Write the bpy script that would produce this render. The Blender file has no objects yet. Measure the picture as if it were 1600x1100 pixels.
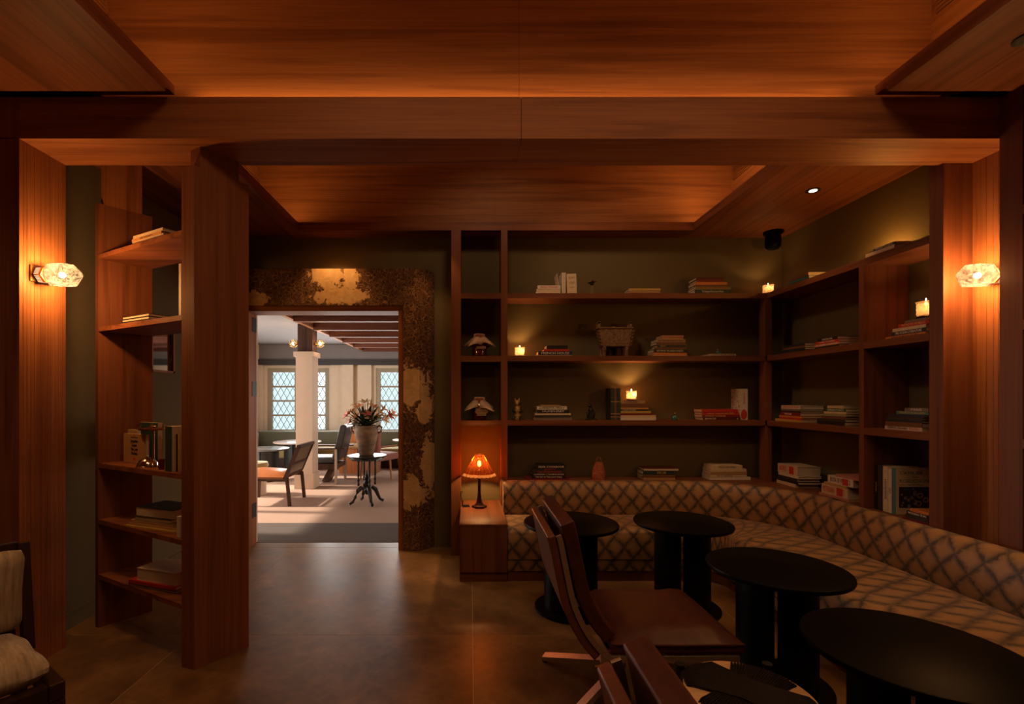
import bpy, bmesh, math, random
from math import sin, cos, pi, radians, sqrt, atan2
from mathutils import Vector, Matrix
random.seed(7)
S = bpy.context.scene
C = S.collection

# ------------------------------------------------------------------ camera, world, exposure
H, F, VX, VY = 1.53, 750.0, 735.0, 622.0
cam = bpy.data.objects.new('camera', bpy.data.cameras.new('camera')); C.objects.link(cam)
cam.data.sensor_width = 36; cam.data.lens = F / 1600 * 36
cam.data.shift_x = (800 - VX) / 1600; cam.data.shift_y = (VY - 550) / 1600
cam.data.clip_start = 0.05
cam.location = (0, 0, H); cam.rotation_euler = (pi / 2, 0, 0)
S.camera = cam
S.view_settings.view_transform = 'Standard'; S.view_settings.look = 'None'
S.view_settings.gamma = 1; S.view_settings.use_curve_mapping = False
S.view_settings.exposure = 0.6
w = bpy.data.worlds.new('world'); S.world = w; w.use_nodes = True
w.node_tree.nodes['Background'].inputs[0].default_value = (0.72, 0.84, 0.88, 1)
w.node_tree.nodes['Background'].inputs[1].default_value = 0.85
S.cycles.max_bounces = 7; S.cycles.diffuse_bounces = 4; S.cycles.glossy_bounces = 4
S.cycles.transparent_max_bounces = 12; S.cycles.transmission_bounces = 6
S.cycles.sample_clamp_indirect = 4; S.cycles.use_denoising = True
S.cycles.caustics_reflective = False; S.cycles.caustics_refractive = False

WARM = (1, .50, .17); AMBER = (1, .40, .10)
def light(name, kind, loc, power, col=WARM, size=.1, sy=None, rot=(0, 0, 0), **k):
    L = bpy.data.lights.new(name, kind); L.energy = power; L.color = col
    if kind == 'AREA':
        L.size = size
        if sy: L.shape = 'RECTANGLE'; L.size_y = sy
    elif kind == 'SUN': L.angle = size
    else: L.shadow_soft_size = size
    for a, b in k.items(): setattr(L, a, b)
    o = bpy.data.objects.new(name, L); C.objects.link(o); o.location = loc; o.rotation_euler = rot
    return o
# sun through the tall openings of the lounge beyond the doorway
sd = Vector((.76, -.05, -.65))
light('sun', 'SUN', (-8, 7, 5), 5.0, (1, .86, .70), radians(2.5), rot=sd.to_track_quat('-Z', 'Y').to_euler())
# daylight entering the lounge through its left and far windows
light('daylight_side', 'AREA', (-4.9, 7.6, 1.6), 110, (1, .86, .74), 3.6, 2.0, rot=(0, -pi / 2, 0))
light('daylight_far_windows', 'AREA', (-2.6, 11.2, 1.5), 60, (.95, .90, .86), 3.4, 1.2, rot=(-pi / 2, 0, 0))
light('added_fill_right', 'AREA', (2.3, 8.3, 1.7), 60, (1, .84, .70), 3.5, 1.6, rot=(0, pi / 2, 0))  # added fill light; the lounge's right wall has no window

# ------------------------------------------------------------------ materials
MATS = {}
def newmat(name):
    m = bpy.data.materials.new(name); m.use_nodes = True
    nt = m.node_tree; return m, nt, nt.nodes['Principled BSDF']
def N(nt, t, **k):
    n = nt.nodes.new(t)
    for a, b in k.items():
        if a.startswith('i_'): n.inputs[a[2:].replace('_', ' ')].default_value = b
        else: setattr(n, a, b)
    return n
def ramp(nt, fac, stops):
    r = nt.nodes.new('ShaderNodeValToRGB'); e = r.color_ramp.elements
    while len(e) < len(stops): e.new(.5)
    for q, (p, c) in zip(e, stops): q.position = p; q.color = (*c, 1) if len(c) == 3 else c
    nt.links.new(fac, r.inputs[0]); return r.outputs[0]
def mapped(nt, scale, coord='Object'):
    t = N(nt, 'ShaderNodeTexCoord'); m = N(nt, 'ShaderNodeMapping'); m.inputs['Scale'].default_value = scale
    nt.links.new(t.outputs[coord], m.inputs[0]); return m.outputs[0]
def plain(name, col, rough=.5, metal=0, spec=.5, var=0.12, bump=0.0, scale=40, coat=0, sheen=0):
    key = (name,)
    if key in MATS: return MATS[key]
    m, nt, b = newmat(name)
    n = N(nt, 'ShaderNodeTexNoise', i_Scale=scale, i_Detail=4.0); nt.links.new(mapped(nt, (1, 1, 1)), n.inputs['Vector'])
    c = ramp(nt, n.outputs[0], [(.3, tuple(x * (1 - var) for x in col)), (.7, tuple(min(1, x * (1 + var)) for x in col))])
    nt.links.new(c, b.inputs['Base Color'])
    b.inputs['Roughness'].default_value = rough; b.inputs['Metallic'].default_value = metal
    b.inputs['Specular IOR Level'].default_value = spec; b.inputs['Coat Weight'].default_value = coat
    b.inputs['Sheen Weight'].default_value = sheen
    if bump:
        bp = N(nt, 'ShaderNodeBump', i_Strength=bump, i_Distance=.004); nt.links.new(n.outputs[0], bp.inputs['Height']); nt.links.new(bp.outputs[0], b.inputs['Normal'])
    MATS[key] = m; return m
def wood(name, axis, dark, light_, rough=.55, sc=1.0, spec=.2):
    if (name,) in MATS: return MATS[(name,)]
    m, nt, b = newmat(name)
    s1 = [13 * sc] * 3; s1[axis] = .5 * sc
    s2 = [85 * sc] * 3; s2[axis] = 2.2 * sc
    n1 = N(nt, 'ShaderNodeTexNoise', i_Scale=1.0, i_Detail=5.0, i_Distortion=.9); nt.links.new(mapped(nt, s1), n1.inputs['Vector'])
    n2 = N(nt, 'ShaderNodeTexNoise', i_Scale=1.0, i_Detail=3.0, i_Distortion=.4); nt.links.new(mapped(nt, s2), n2.inputs['Vector'])
    wv = N(nt, 'ShaderNodeMath', operation='MULTIPLY'); wv.inputs[1].default_value = 15; nt.links.new(n1.outputs[0], wv.inputs[0])
    sn = N(nt, 'ShaderNodeMath', operation='SINE'); nt.links.new(wv.outputs[0], sn.inputs[0])
    a = N(nt, 'ShaderNodeMath', operation='MULTIPLY_ADD'); a.inputs[1].default_value = .075; nt.links.new(sn.outputs[0], a.inputs[0]); nt.links.new(n1.outputs[0], a.inputs[2])
    a2 = N(nt, 'ShaderNodeMath', operation='MULTIPLY_ADD'); a2.inputs[1].default_value = .55; nt.links.new(n2.outputs[0], a2.inputs[0]); nt.links.new(a.outputs[0], a2.inputs[2])
    mid = tuple((x + y) / 2 for x, y in zip(dark, light_))
    c = ramp(nt, a2.outputs[0], [(.38, dark), (.74, mid), (1.08, light_)])
    nt.links.new(c, b.inputs['Base Color']); b.inputs['Roughness'].default_value = rough
    b.inputs['Specular IOR Level'].default_value = spec
    bp = N(nt, 'ShaderNodeBump', i_Strength=.12, i_Distance=.002); nt.links.new(n2.outputs[0], bp.inputs['Height']); nt.links.new(bp.outputs[0], b.inputs['Normal'])
    MATS[(name,)] = m; return m
TD, TL = (.16, .050, .018), (.36, .135, .048)
woodX = wood('teak_x', 0, TD, TL); woodY = wood('teak_y', 1, TD, TL); woodZ = wood('teak_z', 2, TD, TL)
ceilX = wood('ceiling_teak_x', 0, (.17, .060, .021), (.36, .145, .054)); ceilY = wood('ceiling_teak_y', 1, (.17, .060, .021), (.36, .145, .054))
shelfX = wood('shelf_teak_x', 0, (.105, .034, .015), (.205, .072, .031), .45); shelfY = wood('shelf_teak_y', 1, (.105, .034, .015), (.205, .072, .031), .45)
shelfZ = wood('shelf_teak_z', 2, (.105, .034, .015), (.205, .072, .031), .45)
green = plain('green_wall_paint', (.135, .100, .048), .85, var=.06, bump=.15, scale=160, spec=.2)
black = plain('black_lacquer', (.004, .0035, .0035), .42, spec=.07, var=.2, scale=60)
blackm = plain('black_metal', (.008, .0075, .007), .5, spec=.4)
cream = plain('cream_plaster', (.72, .60, .47), .8, var=.03, spec=.2, scale=8)
creamc = plain('cream_column_paint', (.66, .50, .38), .75, var=.03, spec=.2, scale=8)
greyceil = plain('grey_ceiling_paint', (.22, .20, .20), .7, var=.05, scale=6)
darkgrey = plain('dark_grey_band', (.035, .033, .035), .6)
brass = plain('aged_brass', (.50, .24, .09), .35, 1, var=.2)
steel = plain('brushed_steel', (.66, .56, .46), .5, 1, var=.1, scale=90)
silver = plain('polished_silver', (.70, .62, .52), .14, 1, var=.06)
leather = plain('oxblood_leather', (.080, .020, .010), .44, var=.25, bump=.25, scale=22, spec=.5)
leather_side = plain('brown_leather', (.16, .052, .024), .4, var=.25, bump=.25, scale=22)
thread = plain('stitching', (.25, .13, .07), .8)
darkwood = wood('dark_wood_z', 2, (.016, .007, .005), (.05, .02, .012), .35)
darkwoodx = wood('dark_wood_x', 0, (.016, .007, .005), (.05, .02, .012), .35)
paper = plain('paper_edges', (.62, .52, .38), .9, var=.12, scale=200)
paperdark = plain('aged_paper_edges', (.34, .27, .19), .9, var=.12, scale=200)
carpet = plain('light_carpet', (.40, .265, .20), .95, var=.06, bump=.5, scale=300, spec=.1)
carpetd = plain('dark_carpet_border', (.115, .092, .082), .95, var=.12, bump=.5, scale=260, spec=.1)

def tile_mat():
    m, nt, b = newmat('brown_stone_tile')
    co = mapped(nt, (1, 1, 1))
    n1 = N(nt, 'ShaderNodeTexNoise', i_Scale=1.5, i_Detail=9.0, i_Roughness=.66, i_Distortion=.15); nt.links.new(co, n1.inputs['Vector'])
    n2 = N(nt, 'ShaderNodeTexNoise', i_Scale=5.0, i_Detail=8.0, i_Roughness=.6, i_Distortion=.2); nt.links.new(co, n2.inputs['Vector'])
    c1 = ramp(nt, n1.outputs[0], [(.33, (.11, .056, .022)), (.46, (.19, .100, .038)), (.54, (.24, .13, .048)), (.68, (.38, .205, .078))])
    c2 = ramp(nt, n2.outputs[0], [(.40, (.72, .72, .72)), (.5, (1, 1, 1)), (.58, (.76, .76, .76))])
    mx = N(nt, 'ShaderNodeMix', data_type='RGBA', blend_type='MULTIPLY'); mx.inputs[0].default_value = .8
    nt.links.new(c1, mx.inputs[6]); nt.links.new(c2, mx.inputs[7]); nt.links.new(mx.outputs[2], b.inputs['Base Color'])
    r = ramp(nt, n1.outputs[0], [(.3, (.31,) * 3), (.7, (.42,) * 3)]); nt.links.new(r, b.inputs['Roughness'])
    b.inputs['Specular IOR Level'].default_value = .42
    bp = N(nt, 'ShaderNodeBump', i_Strength=.02, i_Distance=.003); nt.links.new(n2.outputs[0], bp.inputs['Height']); nt.links.new(bp.outputs[0], b.inputs['Normal'])
    return m
tilem = tile_mat()
grout = plain('grout', (.50, .34, .20), .9)

def marble_mat():
    m, nt, b = newmat('breccia_marble')
    t = N(nt, 'ShaderNodeTexCoord'); co = t.outputs['Object']
    n1 = N(nt, 'ShaderNodeTexNoise', i_Scale=9.0, i_Detail=6.0, i_Roughness=.65, i_Distortion=.6); nt.links.new(co, n1.inputs['Vector'])
    wp = N(nt, 'ShaderNodeVectorMath', operation='MULTIPLY_ADD'); wp.inputs[1].default_value = (.16,) * 3
    nt.links.new(n1.outputs[1], wp.inputs[0]); nt.links.new(co, wp.inputs[2])
    v = N(nt, 'ShaderNodeTexVoronoi', feature='DISTANCE_TO_EDGE', i_Scale=25.0); nt.links.new(wp.outputs[0], v.inputs['Vector'])
    v2 = N(nt, 'ShaderNodeTexVoronoi', feature='DISTANCE_TO_EDGE', i_Scale=46.0); nt.links.new(wp.outputs[0], v2.inputs['Vector'])
    cell = N(nt, 'ShaderNodeTexVoronoi', i_Scale=25.0); nt.links.new(wp.outputs[0], cell.inputs['Vector'])
    brown = ramp(nt, v.outputs[0], [(.0, (.55, .34, .17)), (.035, (.22, .115, .055)), (.14, (.070, .036, .021))])
    br2 = ramp(nt, v2.outputs[0], [(.0, (.26, .14, .07)), (.05, (.12, .058, .030)), (.3, (.06, .028, .016))])
    sel = ramp(nt, cell.outputs[1], [(.45, (0, 0, 0)), (.5, (1, 1, 1))])
    mx = N(nt, 'ShaderNodeMix', data_type='RGBA'); nt.links.new(sel, mx.inputs[0]); nt.links.new(brown, mx.inputs[6]); nt.links.new(br2, mx.inputs[7])
    # pale patches with shapes of their own
    cur = None
    for (cx, cz, rx, rz) in [(-1.42, 2.76, .20, .17), (-1.28, 2.55, .34, .09), (-1.20, 2.74, .10, .16), (-2.14, 2.52, .13, .09), (-.60, 1.64, .22, .24), (-.46, 1.42, .10, .16), (-.60, .58, .22, .18), (-.42, .86, .09, .30)]:
        mp = N(nt, 'ShaderNodeMapping'); mp.vector_type = 'TEXTURE'; mp.inputs['Location'].default_value = (cx, 4.85, cz); mp.inputs['Scale'].default_value = (rx, 1.2, rz)
        nt.links.new(co, mp.inputs[0])
        ln = N(nt, 'ShaderNodeVectorMath', operation='LENGTH'); nt.links.new(mp.outputs[0], ln.inputs[0])
        if cur is None: cur = ln.outputs['Value']
        else:
            mn = N(nt, 'ShaderNodeMath', operation='MINIMUM'); nt.links.new(cur, mn.inputs[0]); nt.links.new(ln.outputs['Value'], mn.inputs[1]); cur = mn.outputs[0]
    n3 = N(nt, 'ShaderNodeTexNoise', i_Scale=9.0, i_Detail=8.0, i_Roughness=.7, i_Distortion=1.0); nt.links.new(co, n3.inputs['Vector'])
    ad = N(nt, 'ShaderNodeMath', operation='MULTIPLY_ADD'); ad.inputs[1].default_value = 2.4; nt.links.new(n3.outputs[0], ad.inputs[0]); nt.links.new(cur, ad.inputs[2])
    msk = ramp(nt, ad.outputs[0], [(.0, (1, 1, 1)), (.98, (1, 1, 1)), (1.0, (0, 0, 0))])
    sc_ = N(nt, 'ShaderNodeMath', operation='MULTIPLY'); sc_.inputs[1].default_value = .48; nt.links.new(ad.outputs[0], sc_.inputs[0])
    nt.links.new(sc_.outputs[0], nt.nodes[msk.node.name].inputs[0])
    pale = ramp(nt, n3.outputs[0], [(.3, (.50, .30, .13)), (.7, (.78, .52, .26))])
    m2 = N(nt, 'ShaderNodeMix', data_type='RGBA'); nt.links.new(msk, m2.inputs[0]); nt.links.new(mx.outputs[2], m2.inputs[6]); nt.links.new(pale, m2.inputs[7])
    nt.links.new(m2.outputs[2], b.inputs['Base Color']); b.inputs['Roughness'].default_value = .22
    return m
marble = marble_mat()

def fabric_mat():
    m, nt, b = newmat('diamond_velvet')
    uv = N(nt, 'ShaderNodeTexCoord').outputs['UV']
    n = N(nt, 'ShaderNodeTexNoise', i_Scale=9.0, i_Detail=6.0, i_Roughness=.7); nt.links.new(uv, n.inputs['Vector'])
    wp = N(nt, 'ShaderNodeVectorMath', operation='MULTIPLY_ADD'); wp.inputs[1].default_value = (.05, .05, 0)
    nt.links.new(n.outputs[1], wp.inputs[0]); nt.links.new(uv, wp.inputs[2])
    sp = N(nt, 'ShaderNodeSeparateXYZ'); nt.links.new(wp.outputs[0], sp.inputs[0])
    def M_(op, a, b_=None, c_=None):
        q = N(nt, 'ShaderNodeMath', operation=op)
        for i, x in enumerate((a, b_, c_)):
            if x is None: continue
            if isinstance(x, (int, float)): q.inputs[i].default_value = x
            else: nt.links.new(x, q.inputs[i])
        return q.outputs[0]
    u = M_('DIVIDE', sp.outputs[0], .155); v = M_('DIVIDE', sp.outputs[1], .185)
    a = M_('ABSOLUTE', M_('SUBTRACT', M_('FRACT', M_('ADD', u, v)), .5))
    c = M_('ABSOLUTE', M_('SUBTRACT', M_('FRACT', M_('ADD', M_('SUBTRACT', u, v), 40.0)), .5))
    d = M_('MINIMUM', a, c)
    n2 = N(nt, 'ShaderNodeTexNoise', i_Scale=18.0, i_Detail=8.0, i_Roughness=.85); nt.links.new(uv, n2.inputs['Vector'])
    e = M_('ADD', d, M_('MULTIPLY', M_('SUBTRACT', n2.outputs[0], .5), .62))
    col = ramp(nt, e, [(.0, (.050, .034, .024)), (.15, (.24, .135, .062)), (.3, (.35, .185, .070))])
    nt.links.new(col, b.inputs['Base Color'])
    b.inputs['Roughness'].default_value = .48; b.inputs['Metallic'].default_value = .15
    b.inputs['Sheen Weight'].default_value = .35; b.inputs['Sheen Roughness'].default_value = .4
    bp = N(nt, 'ShaderNodeBump', i_Strength=.35, i_Distance=.004); nt.links.new(n2.outputs[0], bp.inputs['Height']); nt.links.new(bp.outputs[0], b.inputs['Normal'])
    return m
velvet = fabric_mat()

def emis(name, col, st, transp=False):
    m, nt, b = newmat(name); nt.nodes.remove(b); o = nt.nodes['Material Output']
    e = N(nt, 'ShaderNodeEmission'); e.inputs[0].default_value = (*col, 1); e.inputs[1].default_value = st
    if transp:
        t = N(nt, 'ShaderNodeBsdfTransparent'); a = N(nt, 'ShaderNodeAddShader'); nt.links.new(e.outputs[0], a.inputs[0]); nt.links.new(t.outputs[0], a.inputs[1]); nt.links.new(a.outputs[0], o.inputs[0])
    else: nt.links.new(e.outputs[0], o.inputs[0])
    return m
def glowglass(name, col, transl=.4, transp=.45, tcol=(1, 1, 1), bump=0, bs=60, vor=False):
    m, nt, b = newmat(name); nt.nodes.remove(b); o = nt.nodes['Material Output']
    tr = N(nt, 'ShaderNodeBsdfTransparent'); tr.inputs[0].default_value = (*tcol, 1)
    tl = N(nt, 'ShaderNodeBsdfTranslucent'); tl.inputs[0].default_value = (*col, 1)
    gl = N(nt, 'ShaderNodeBsdfGlossy'); gl.inputs['Roughness'].default_value = .12; gl.inputs[0].default_value = (*col, 1)
    m1 = N(nt, 'ShaderNodeMixShader'); m1.inputs[0].default_value = transp; nt.links.new(tl.outputs[0], m1.inputs[1]); nt.links.new(tr.outputs[0], m1.inputs[2])
    m2 = N(nt, 'ShaderNodeMixShader'); m2.inputs[0].default_value = .12; nt.links.new(m1.outputs[0], m2.inputs[1]); nt.links.new(gl.outputs[0], m2.inputs[2])
    nt.links.new(m2.outputs[0], o.inputs[0])
    if bump:
        n = N(nt, 'ShaderNodeTexNoise', i_Scale=float(bs), i_Detail=3.0, i_Distortion=1.5); nt.links.new(mapped(nt, (1, 1, 1)), n.inputs['Vector'])
        bp = N(nt, 'ShaderNodeBump', i_Strength=bump, i_Distance=.01); nt.links.new(n.outputs[0], bp.inputs['Height'])
        nt.links.new(bp.outputs[0], tl.inputs['Normal']); nt.links.new(bp.outputs[0], gl.inputs['Normal'])
        cr = ramp(nt, n.outputs[0], [(.42, tuple(x * .25 for x in col)), (.54, tuple(x * 1.3 for x in col))]); nt.links.new(cr, tl.inputs[0])
        tc = ramp(nt, n.outputs[0], [(.40, tuple(x * .5 for x in tcol)), (.56, tcol)]); nt.links.new(tc, tr.inputs[0])
    return m
def clear(name, tint=(1, 1, 1), gloss=.08, rough=.03):
    m, nt, b = newmat(name); nt.nodes.remove(b); o = nt.nodes['Material Output']
    tr = N(nt, 'ShaderNodeBsdfTransparent'); tr.inputs[0].default_value = (*tint, 1)
    gl = N(nt, 'ShaderNodeBsdfGlossy'); gl.inputs['Roughness'].default_value = rough
    m2 = N(nt, 'ShaderNodeMixShader'); m2.inputs[0].default_value = gloss; nt.links.new(tr.outputs[0], m2.inputs[1]); nt.links.new(gl.outputs[0], m2.inputs[2]); nt.links.new(m2.outputs[0], o.inputs[0])
    return m
led = emis('led_strip_glow', (1, .45, .13), 4)
flame_m = emis('candle_flame', (1, .72, .35), 22)
filament = emis('lit_bulb', (1, .72, .42), 14, True)

# ------------------------------------------------------------------ mesh helpers
class B:
    def __init__(s): s.v = []; s.f = []; s.uv = None
    def box(s, x0, x1, y0, y1, z0, z1):
        n = len(s.v); s.v += [(x0, y0, z0), (x1, y0, z0), (x1, y1, z0), (x0, y1, z0), (x0, y0, z1), (x1, y0, z1), (x1, y1, z1), (x0, y1, z1)]
        s.f += [(n, n + 3, n + 2, n + 1), (n + 4, n + 5, n + 6, n + 7), (n, n + 1, n + 5, n + 4), (n + 1, n + 2, n + 6, n + 5), (n + 2, n + 3, n + 7, n + 6), (n + 3, n, n + 4, n + 7)]
        return s
    def prism(s, poly, z0, z1):
        n = len(s.v); k = len(poly); s.v += [(x, y, z0) for x, y in poly] + [(x, y, z1) for x, y in poly]
        s.f += [tuple(n + i for i in reversed(range(k))), tuple(n + k + i for i in range(k))]
        s.f += [(n + i, n + (i + 1) % k, n + k + (i + 1) % k, n + k + i) for i in range(k)]
        return s
    def extr(s, poly, y0, y1):           # polygon in x,z extruded along y
        n = len(s.v); k = len(poly); s.v += [(x, y0, z) for x, z in poly] + [(x, y1, z) for x, z in poly]
        s.f += [tuple(n + i for i in range(k)), tuple(n + k + i for i in reversed(range(k)))]
        s.f += [(n + i, n + k + i, n + k + (i + 1) % k, n + (i + 1) % k) for i in range(k)]
        return s
    def lathe(s, prof, seg=24, c=(0, 0, 0), axis='z', wob=None):
        n = len(s.v); m = len(prof)
        for i, (r, z) in enumerate(prof):
            for j in range(seg):
                a = 2 * pi * j / seg; rr = r * (wob(a, i) if wob else 1)
                p = (rr * cos(a), rr * sin(a), z)
                if axis == 'x': p = (p[2], p[0], p[1])
                s.v.append((c[0] + p[0], c[1] + p[1], c[2] + p[2]))
        for i in range(m - 1):
            for j in range(seg):
                a, b = n + i * seg + j, n + i * seg + (j + 1) % seg
                s.f.append((a, b, b + seg, a + seg))
        if prof[0][0] > 1e-4: s.f.append(tuple(n + j for j in reversed(range(seg))))
        if prof[-1][0] > 1e-4: s.f.append(tuple(n + (m - 1) * seg + j for j in range(seg)))
        return s
    def tube(s, pts, r, seg=8, closed=False):
        pts = [Vector(p) for p in pts]; n = len(s.v); m = len(pts)
        rr = r if isinstance(r, (list, tuple)) else [r] * m
        for i, p in enumerate(pts):
            if closed: t = pts[(i + 1) % m] - pts[i - 1]
            else: t = pts[min(i + 1, m - 1)] - pts[max(i - 1, 0)]
            t.normalize(); u = t.cross(Vector((0, 0, 1)) if abs(t.z) < .9 else Vector((1, 0, 0))); u.normalize(); w_ = t.cross(u)
            for j in range(seg):
                a = 2 * pi * j / seg; s.v.append(tuple(p + rr[i] * (cos(a) * u + sin(a) * w_)))
        for i in range(m if closed else m - 1):
            for j in range(seg):
                a, b = n + i * seg + j, n + i * seg + (j + 1) % seg; c_, d = n + ((i + 1) % m) * seg + (j + 1) % seg, n + ((i + 1) % m) * seg + j
                s.f.append((a, b, c_, d))
        if not closed: s.f += [tuple(n + j for j in reversed(range(seg))), tuple(n + (m - 1) * seg + j for j in range(seg))]
        return s
    def bar(s, a, b, wx, wy):            # straight bar of rectangular section between two points
        a, b = Vector(a), Vector(b); t = (b - a).normalized(); u = t.cross(Vector((0, 1, 0)) if abs(t.y) < .9 else Vector((1, 0, 0))).normalized(); v = t.cross(u)
        n = len(s.v)
        for p in (a, b):
            for (i, j) in ((-1, -1), (1, -1), (1, 1), (-1, 1)): s.v.append(tuple(p + u * i * wx / 2 + v * j * wy / 2))
        s.f += [(n, n + 1, n + 2, n + 3), (n + 7, n + 6, n + 5, n + 4)] + [(n + i, n + 4 + i, n + 4 + (i + 1) % 4, n + (i + 1) % 4) for i in range(4)]
        return s
    def grid(s, rows, uvs=None, closed=False):
        n = len(s.v); m = len(rows); k = len(rows[0])
        for r in rows: s.v += [tuple(p) for p in r]
        if uvs is not None:
            s.uv = (s.uv or []) + [q for r in uvs for q in r]
        for i in range(m - 1):
            for j in range(k - 1 + (1 if closed else 0)):
                a, b = n + i * k + j, n + i * k + (j + 1) % k
                s.f.append((a, b, b + k, a + k))
        return s
    def xf(s, M_):
        s.v = [tuple(M_ @ Vector(p)) for p in s.v]; return s
    def obj(s, name, mat, parent=None, loc=(0, 0, 0), rot=(0, 0, 0), bevel=0, smooth=False, sub=0, seg=2, solid=0):
        me = bpy.data.meshes.new(name); me.from_pydata(s.v, [], s.f); me.update()
        if s.uv:
            l = me.uv_layers.new(name='UVMap')
            for lp in me.loops: l.data[lp.index].uv = s.uv[lp.vertex_index]
        bm = bmesh.new(); bm.from_mesh(me); bmesh.ops.recalc_face_normals(bm, faces=bm.faces); bm.to_mesh(me); bm.free()
        me.materials.append(mat); o = bpy.data.objects.new(name, me); C.objects.link(o)
        o.location = loc; o.rotation_euler = rot
        if parent: o.parent = parent
        if smooth:
            me.polygons.foreach_set('use_smooth', [True] * len(me.polygons))
            if not sub: me.set_sharp_from_angle(angle=radians(42))
        if solid: q = o.modifiers.new('s', 'SOLIDIFY'); q.thickness = solid
        if bevel: q = o.modifiers.new('b', 'BEVEL'); q.width = bevel; q.segments = seg; q.limit_method = 'ANGLE'; q.angle_limit = radians(40)
        if sub: q = o.modifiers.new('u', 'SUBSURF'); q.levels = sub; q.render_levels = sub
        return o
def tag(o, label, cat, group=None):
    o['label'] = label; o['category'] = cat
    if group: o['group'] = group
    return o
def thing(name, label, cat, loc=(0, 0, 0), rz=0, group=None):
    o = bpy.data.objects.new(name, None); C.objects.link(o); o.location = loc; o.rotation_euler = (0, 0, rz); o.empty_display_size = .05
    return tag(o, label, cat, group)
def struct(o, label=None):
    o['kind'] = 'structure'
    if label: o['label'] = label
    return o
def copy_tree(o, parent=None):
    c = o.copy(); C.objects.link(c); c.parent = parent
    for ch in list(o.children): copy_tree(ch, c)
    return c
def sphere(r, c=(0, 0, 0), seg=16, k=10, sz=1):
    return B().lathe([(max(1e-5, r * sin(pi * i / k)), -r * cos(pi * i / k) * sz) for i in range(k + 1)], seg, c)
def text(parent, s, size, loc, rot, mat, ext=.0004, align='CENTER', name='lettering', sx=1):
    cu = bpy.data.curves.new(name, 'FONT'); cu.body = s; cu.size = size; cu.extrude = ext; cu.align_x = align; cu.align_y = 'CENTER'; cu.resolution_u = 2
    cu.materials.append(mat); tmp = bpy.data.objects.new(name, cu); me = bpy.data.meshes.new_from_object(tmp); bpy.data.objects.remove(tmp); bpy.data.curves.remove(cu)
    o = bpy.data.objects.new(name, me); C.objects.link(o); o.parent = parent; o.location = loc; o.rotation_euler = rot; o.scale = (sx, 1, 1)
    return o
def P(x, y, d): return ((x - VX) * d / F, d, H + (VY - y) * d / F)

# ================================================================== SETTING
CE = 3.18          # soffit height
# --- floor: big stone tiles on a grout bed
fl = struct(B().box(-3.6, 3.6, -3, 5.08, -.06, -.0012).obj('floor', grout))
T = 1.815
for i in range(-2, 2):
    for j in range(-2, 4):
        x0, y0 = .015 + i * T, -2.345 + T * (j + 1)
        x0c, x1c, y0c, y1c = max(x0, -3.6), min(x0 + T, 3.6), y0, min(y0 + T, 5.08)
        if y1c <= y0c: continue
        o = B().box(0, x1c - x0c - .004, 0, y1c - y0c - .004, -.0011, 0).obj('tile', tilem, fl, (x0c + .002, y0c + .002, 0))
        # the last partial row by the door
    x0 = .015 + i * T
    x0c, x1c = max(x0, -3.6), min(x0 + T, 3.6)
# lounge floor
cf = struct(B().box(-5.0, 3.1, 5.88, 11.6, -.06, 0).obj('floor', carpet), 'light terracotta carpet in the lounge beyond the doorway')
struct(B().box(-5.0, 3.1, 5.085, 5.88, -.06, .001).obj('floor', carpetd), 'dark brown carpet border just beyond the doorway')

# --- walls
gw = B().box(-3.4, -2.42, 4.95, 5.08, 0, 3.3).box(-.51, 3.3, 4.95, 5.08, 0, 3.3).box(-2.42, -.51, 4.95, 5.08, 2.82, 3.3)
gw.box(-2.42, -2.30, 4.97, 5.08, 0, 2.82).box(-.725, -.51, 4.97, 5.08, 0, 2.82).box(-2.30, -.725, 4.97, 5.08, 2.46, 2.82)
struct(gw.obj('wall_back', green))
struct(B().box(-2.80, -2.67, 2.95, 4.95, 0, 3.3).obj('wall_left', green))
struct(B().box(3.21, 3.34, 2.95, 4.95, 0, 3.3).obj('wall_right', green))
struct(B().box(3.34, 3.45, -3, 2.95, 0, 4.2).obj('wall_right', green))
struct(B().box(-3.7, -3.6, -3, 2.65, 0, 4.2).obj('wall_left', woodZ))
struct(B().box(-3.7, 3.5, -3.1, -3, 0, 4.2).obj('wall_front', woodZ))
struct(B().box(-2.67, -2.655, 2.95, 4.95, 0, .12).box(-2.67, -2.651, 2.95, 4.95, .10, .108).obj('baseboard_left', green))
struct(B().box(-.37, -.19, 4.935, 4.95, 0, .12).obj('baseboard_back', green))
# --- portal piers with reeded inner faces, portal beam
pl = struct(B().box(-3.6, -2.50, 2.645, 2.95, 0, 2.965).obj('pillar', woodZ), 'teak pier on the left of the portal with reeded inner face')
pr = struct(B().box(3.07, 3.5, 2.645, 2.94, 0, 2.965).obj('pillar', woodZ), 'teak pier on the right of the portal with reeded inner face')
n = 11; wv_ = [.9, .8, .9, .8, 1.5, 1.0, 1.4, 1.1, .9, 1.0, .9]; tot = sum(wv_); y = 2.645
for k in range(n):
    dy = .305 * wv_[k] / tot
    B().box(-2.5, -2.486, y, y + dy - .0018, 0, 2.96).obj('slat', woodZ, pl)
    B().box(3.055, 3.07, y, y + (dy - .0018) * .97, 0, 2.96).obj('slat', woodZ, pr)
    y += dy
bm_ = struct(B().box(-3.6, 3.5, 2.66, 2.79, 2.97, 3.19).box(-3.6, 3.5, 2.79, 2.95, 2.97, 3.13).box(-3.6, 3.5, 2.83, 2.93, 3.13, 4.2).obj('beam', woodX))
for (a, b) in ((-2.486, .28), (.282, 3.4)):
    B().box(a, b - .001, 2.645, 2.66, 2.96, 3.19).obj('panel', woodX, bm_)
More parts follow.
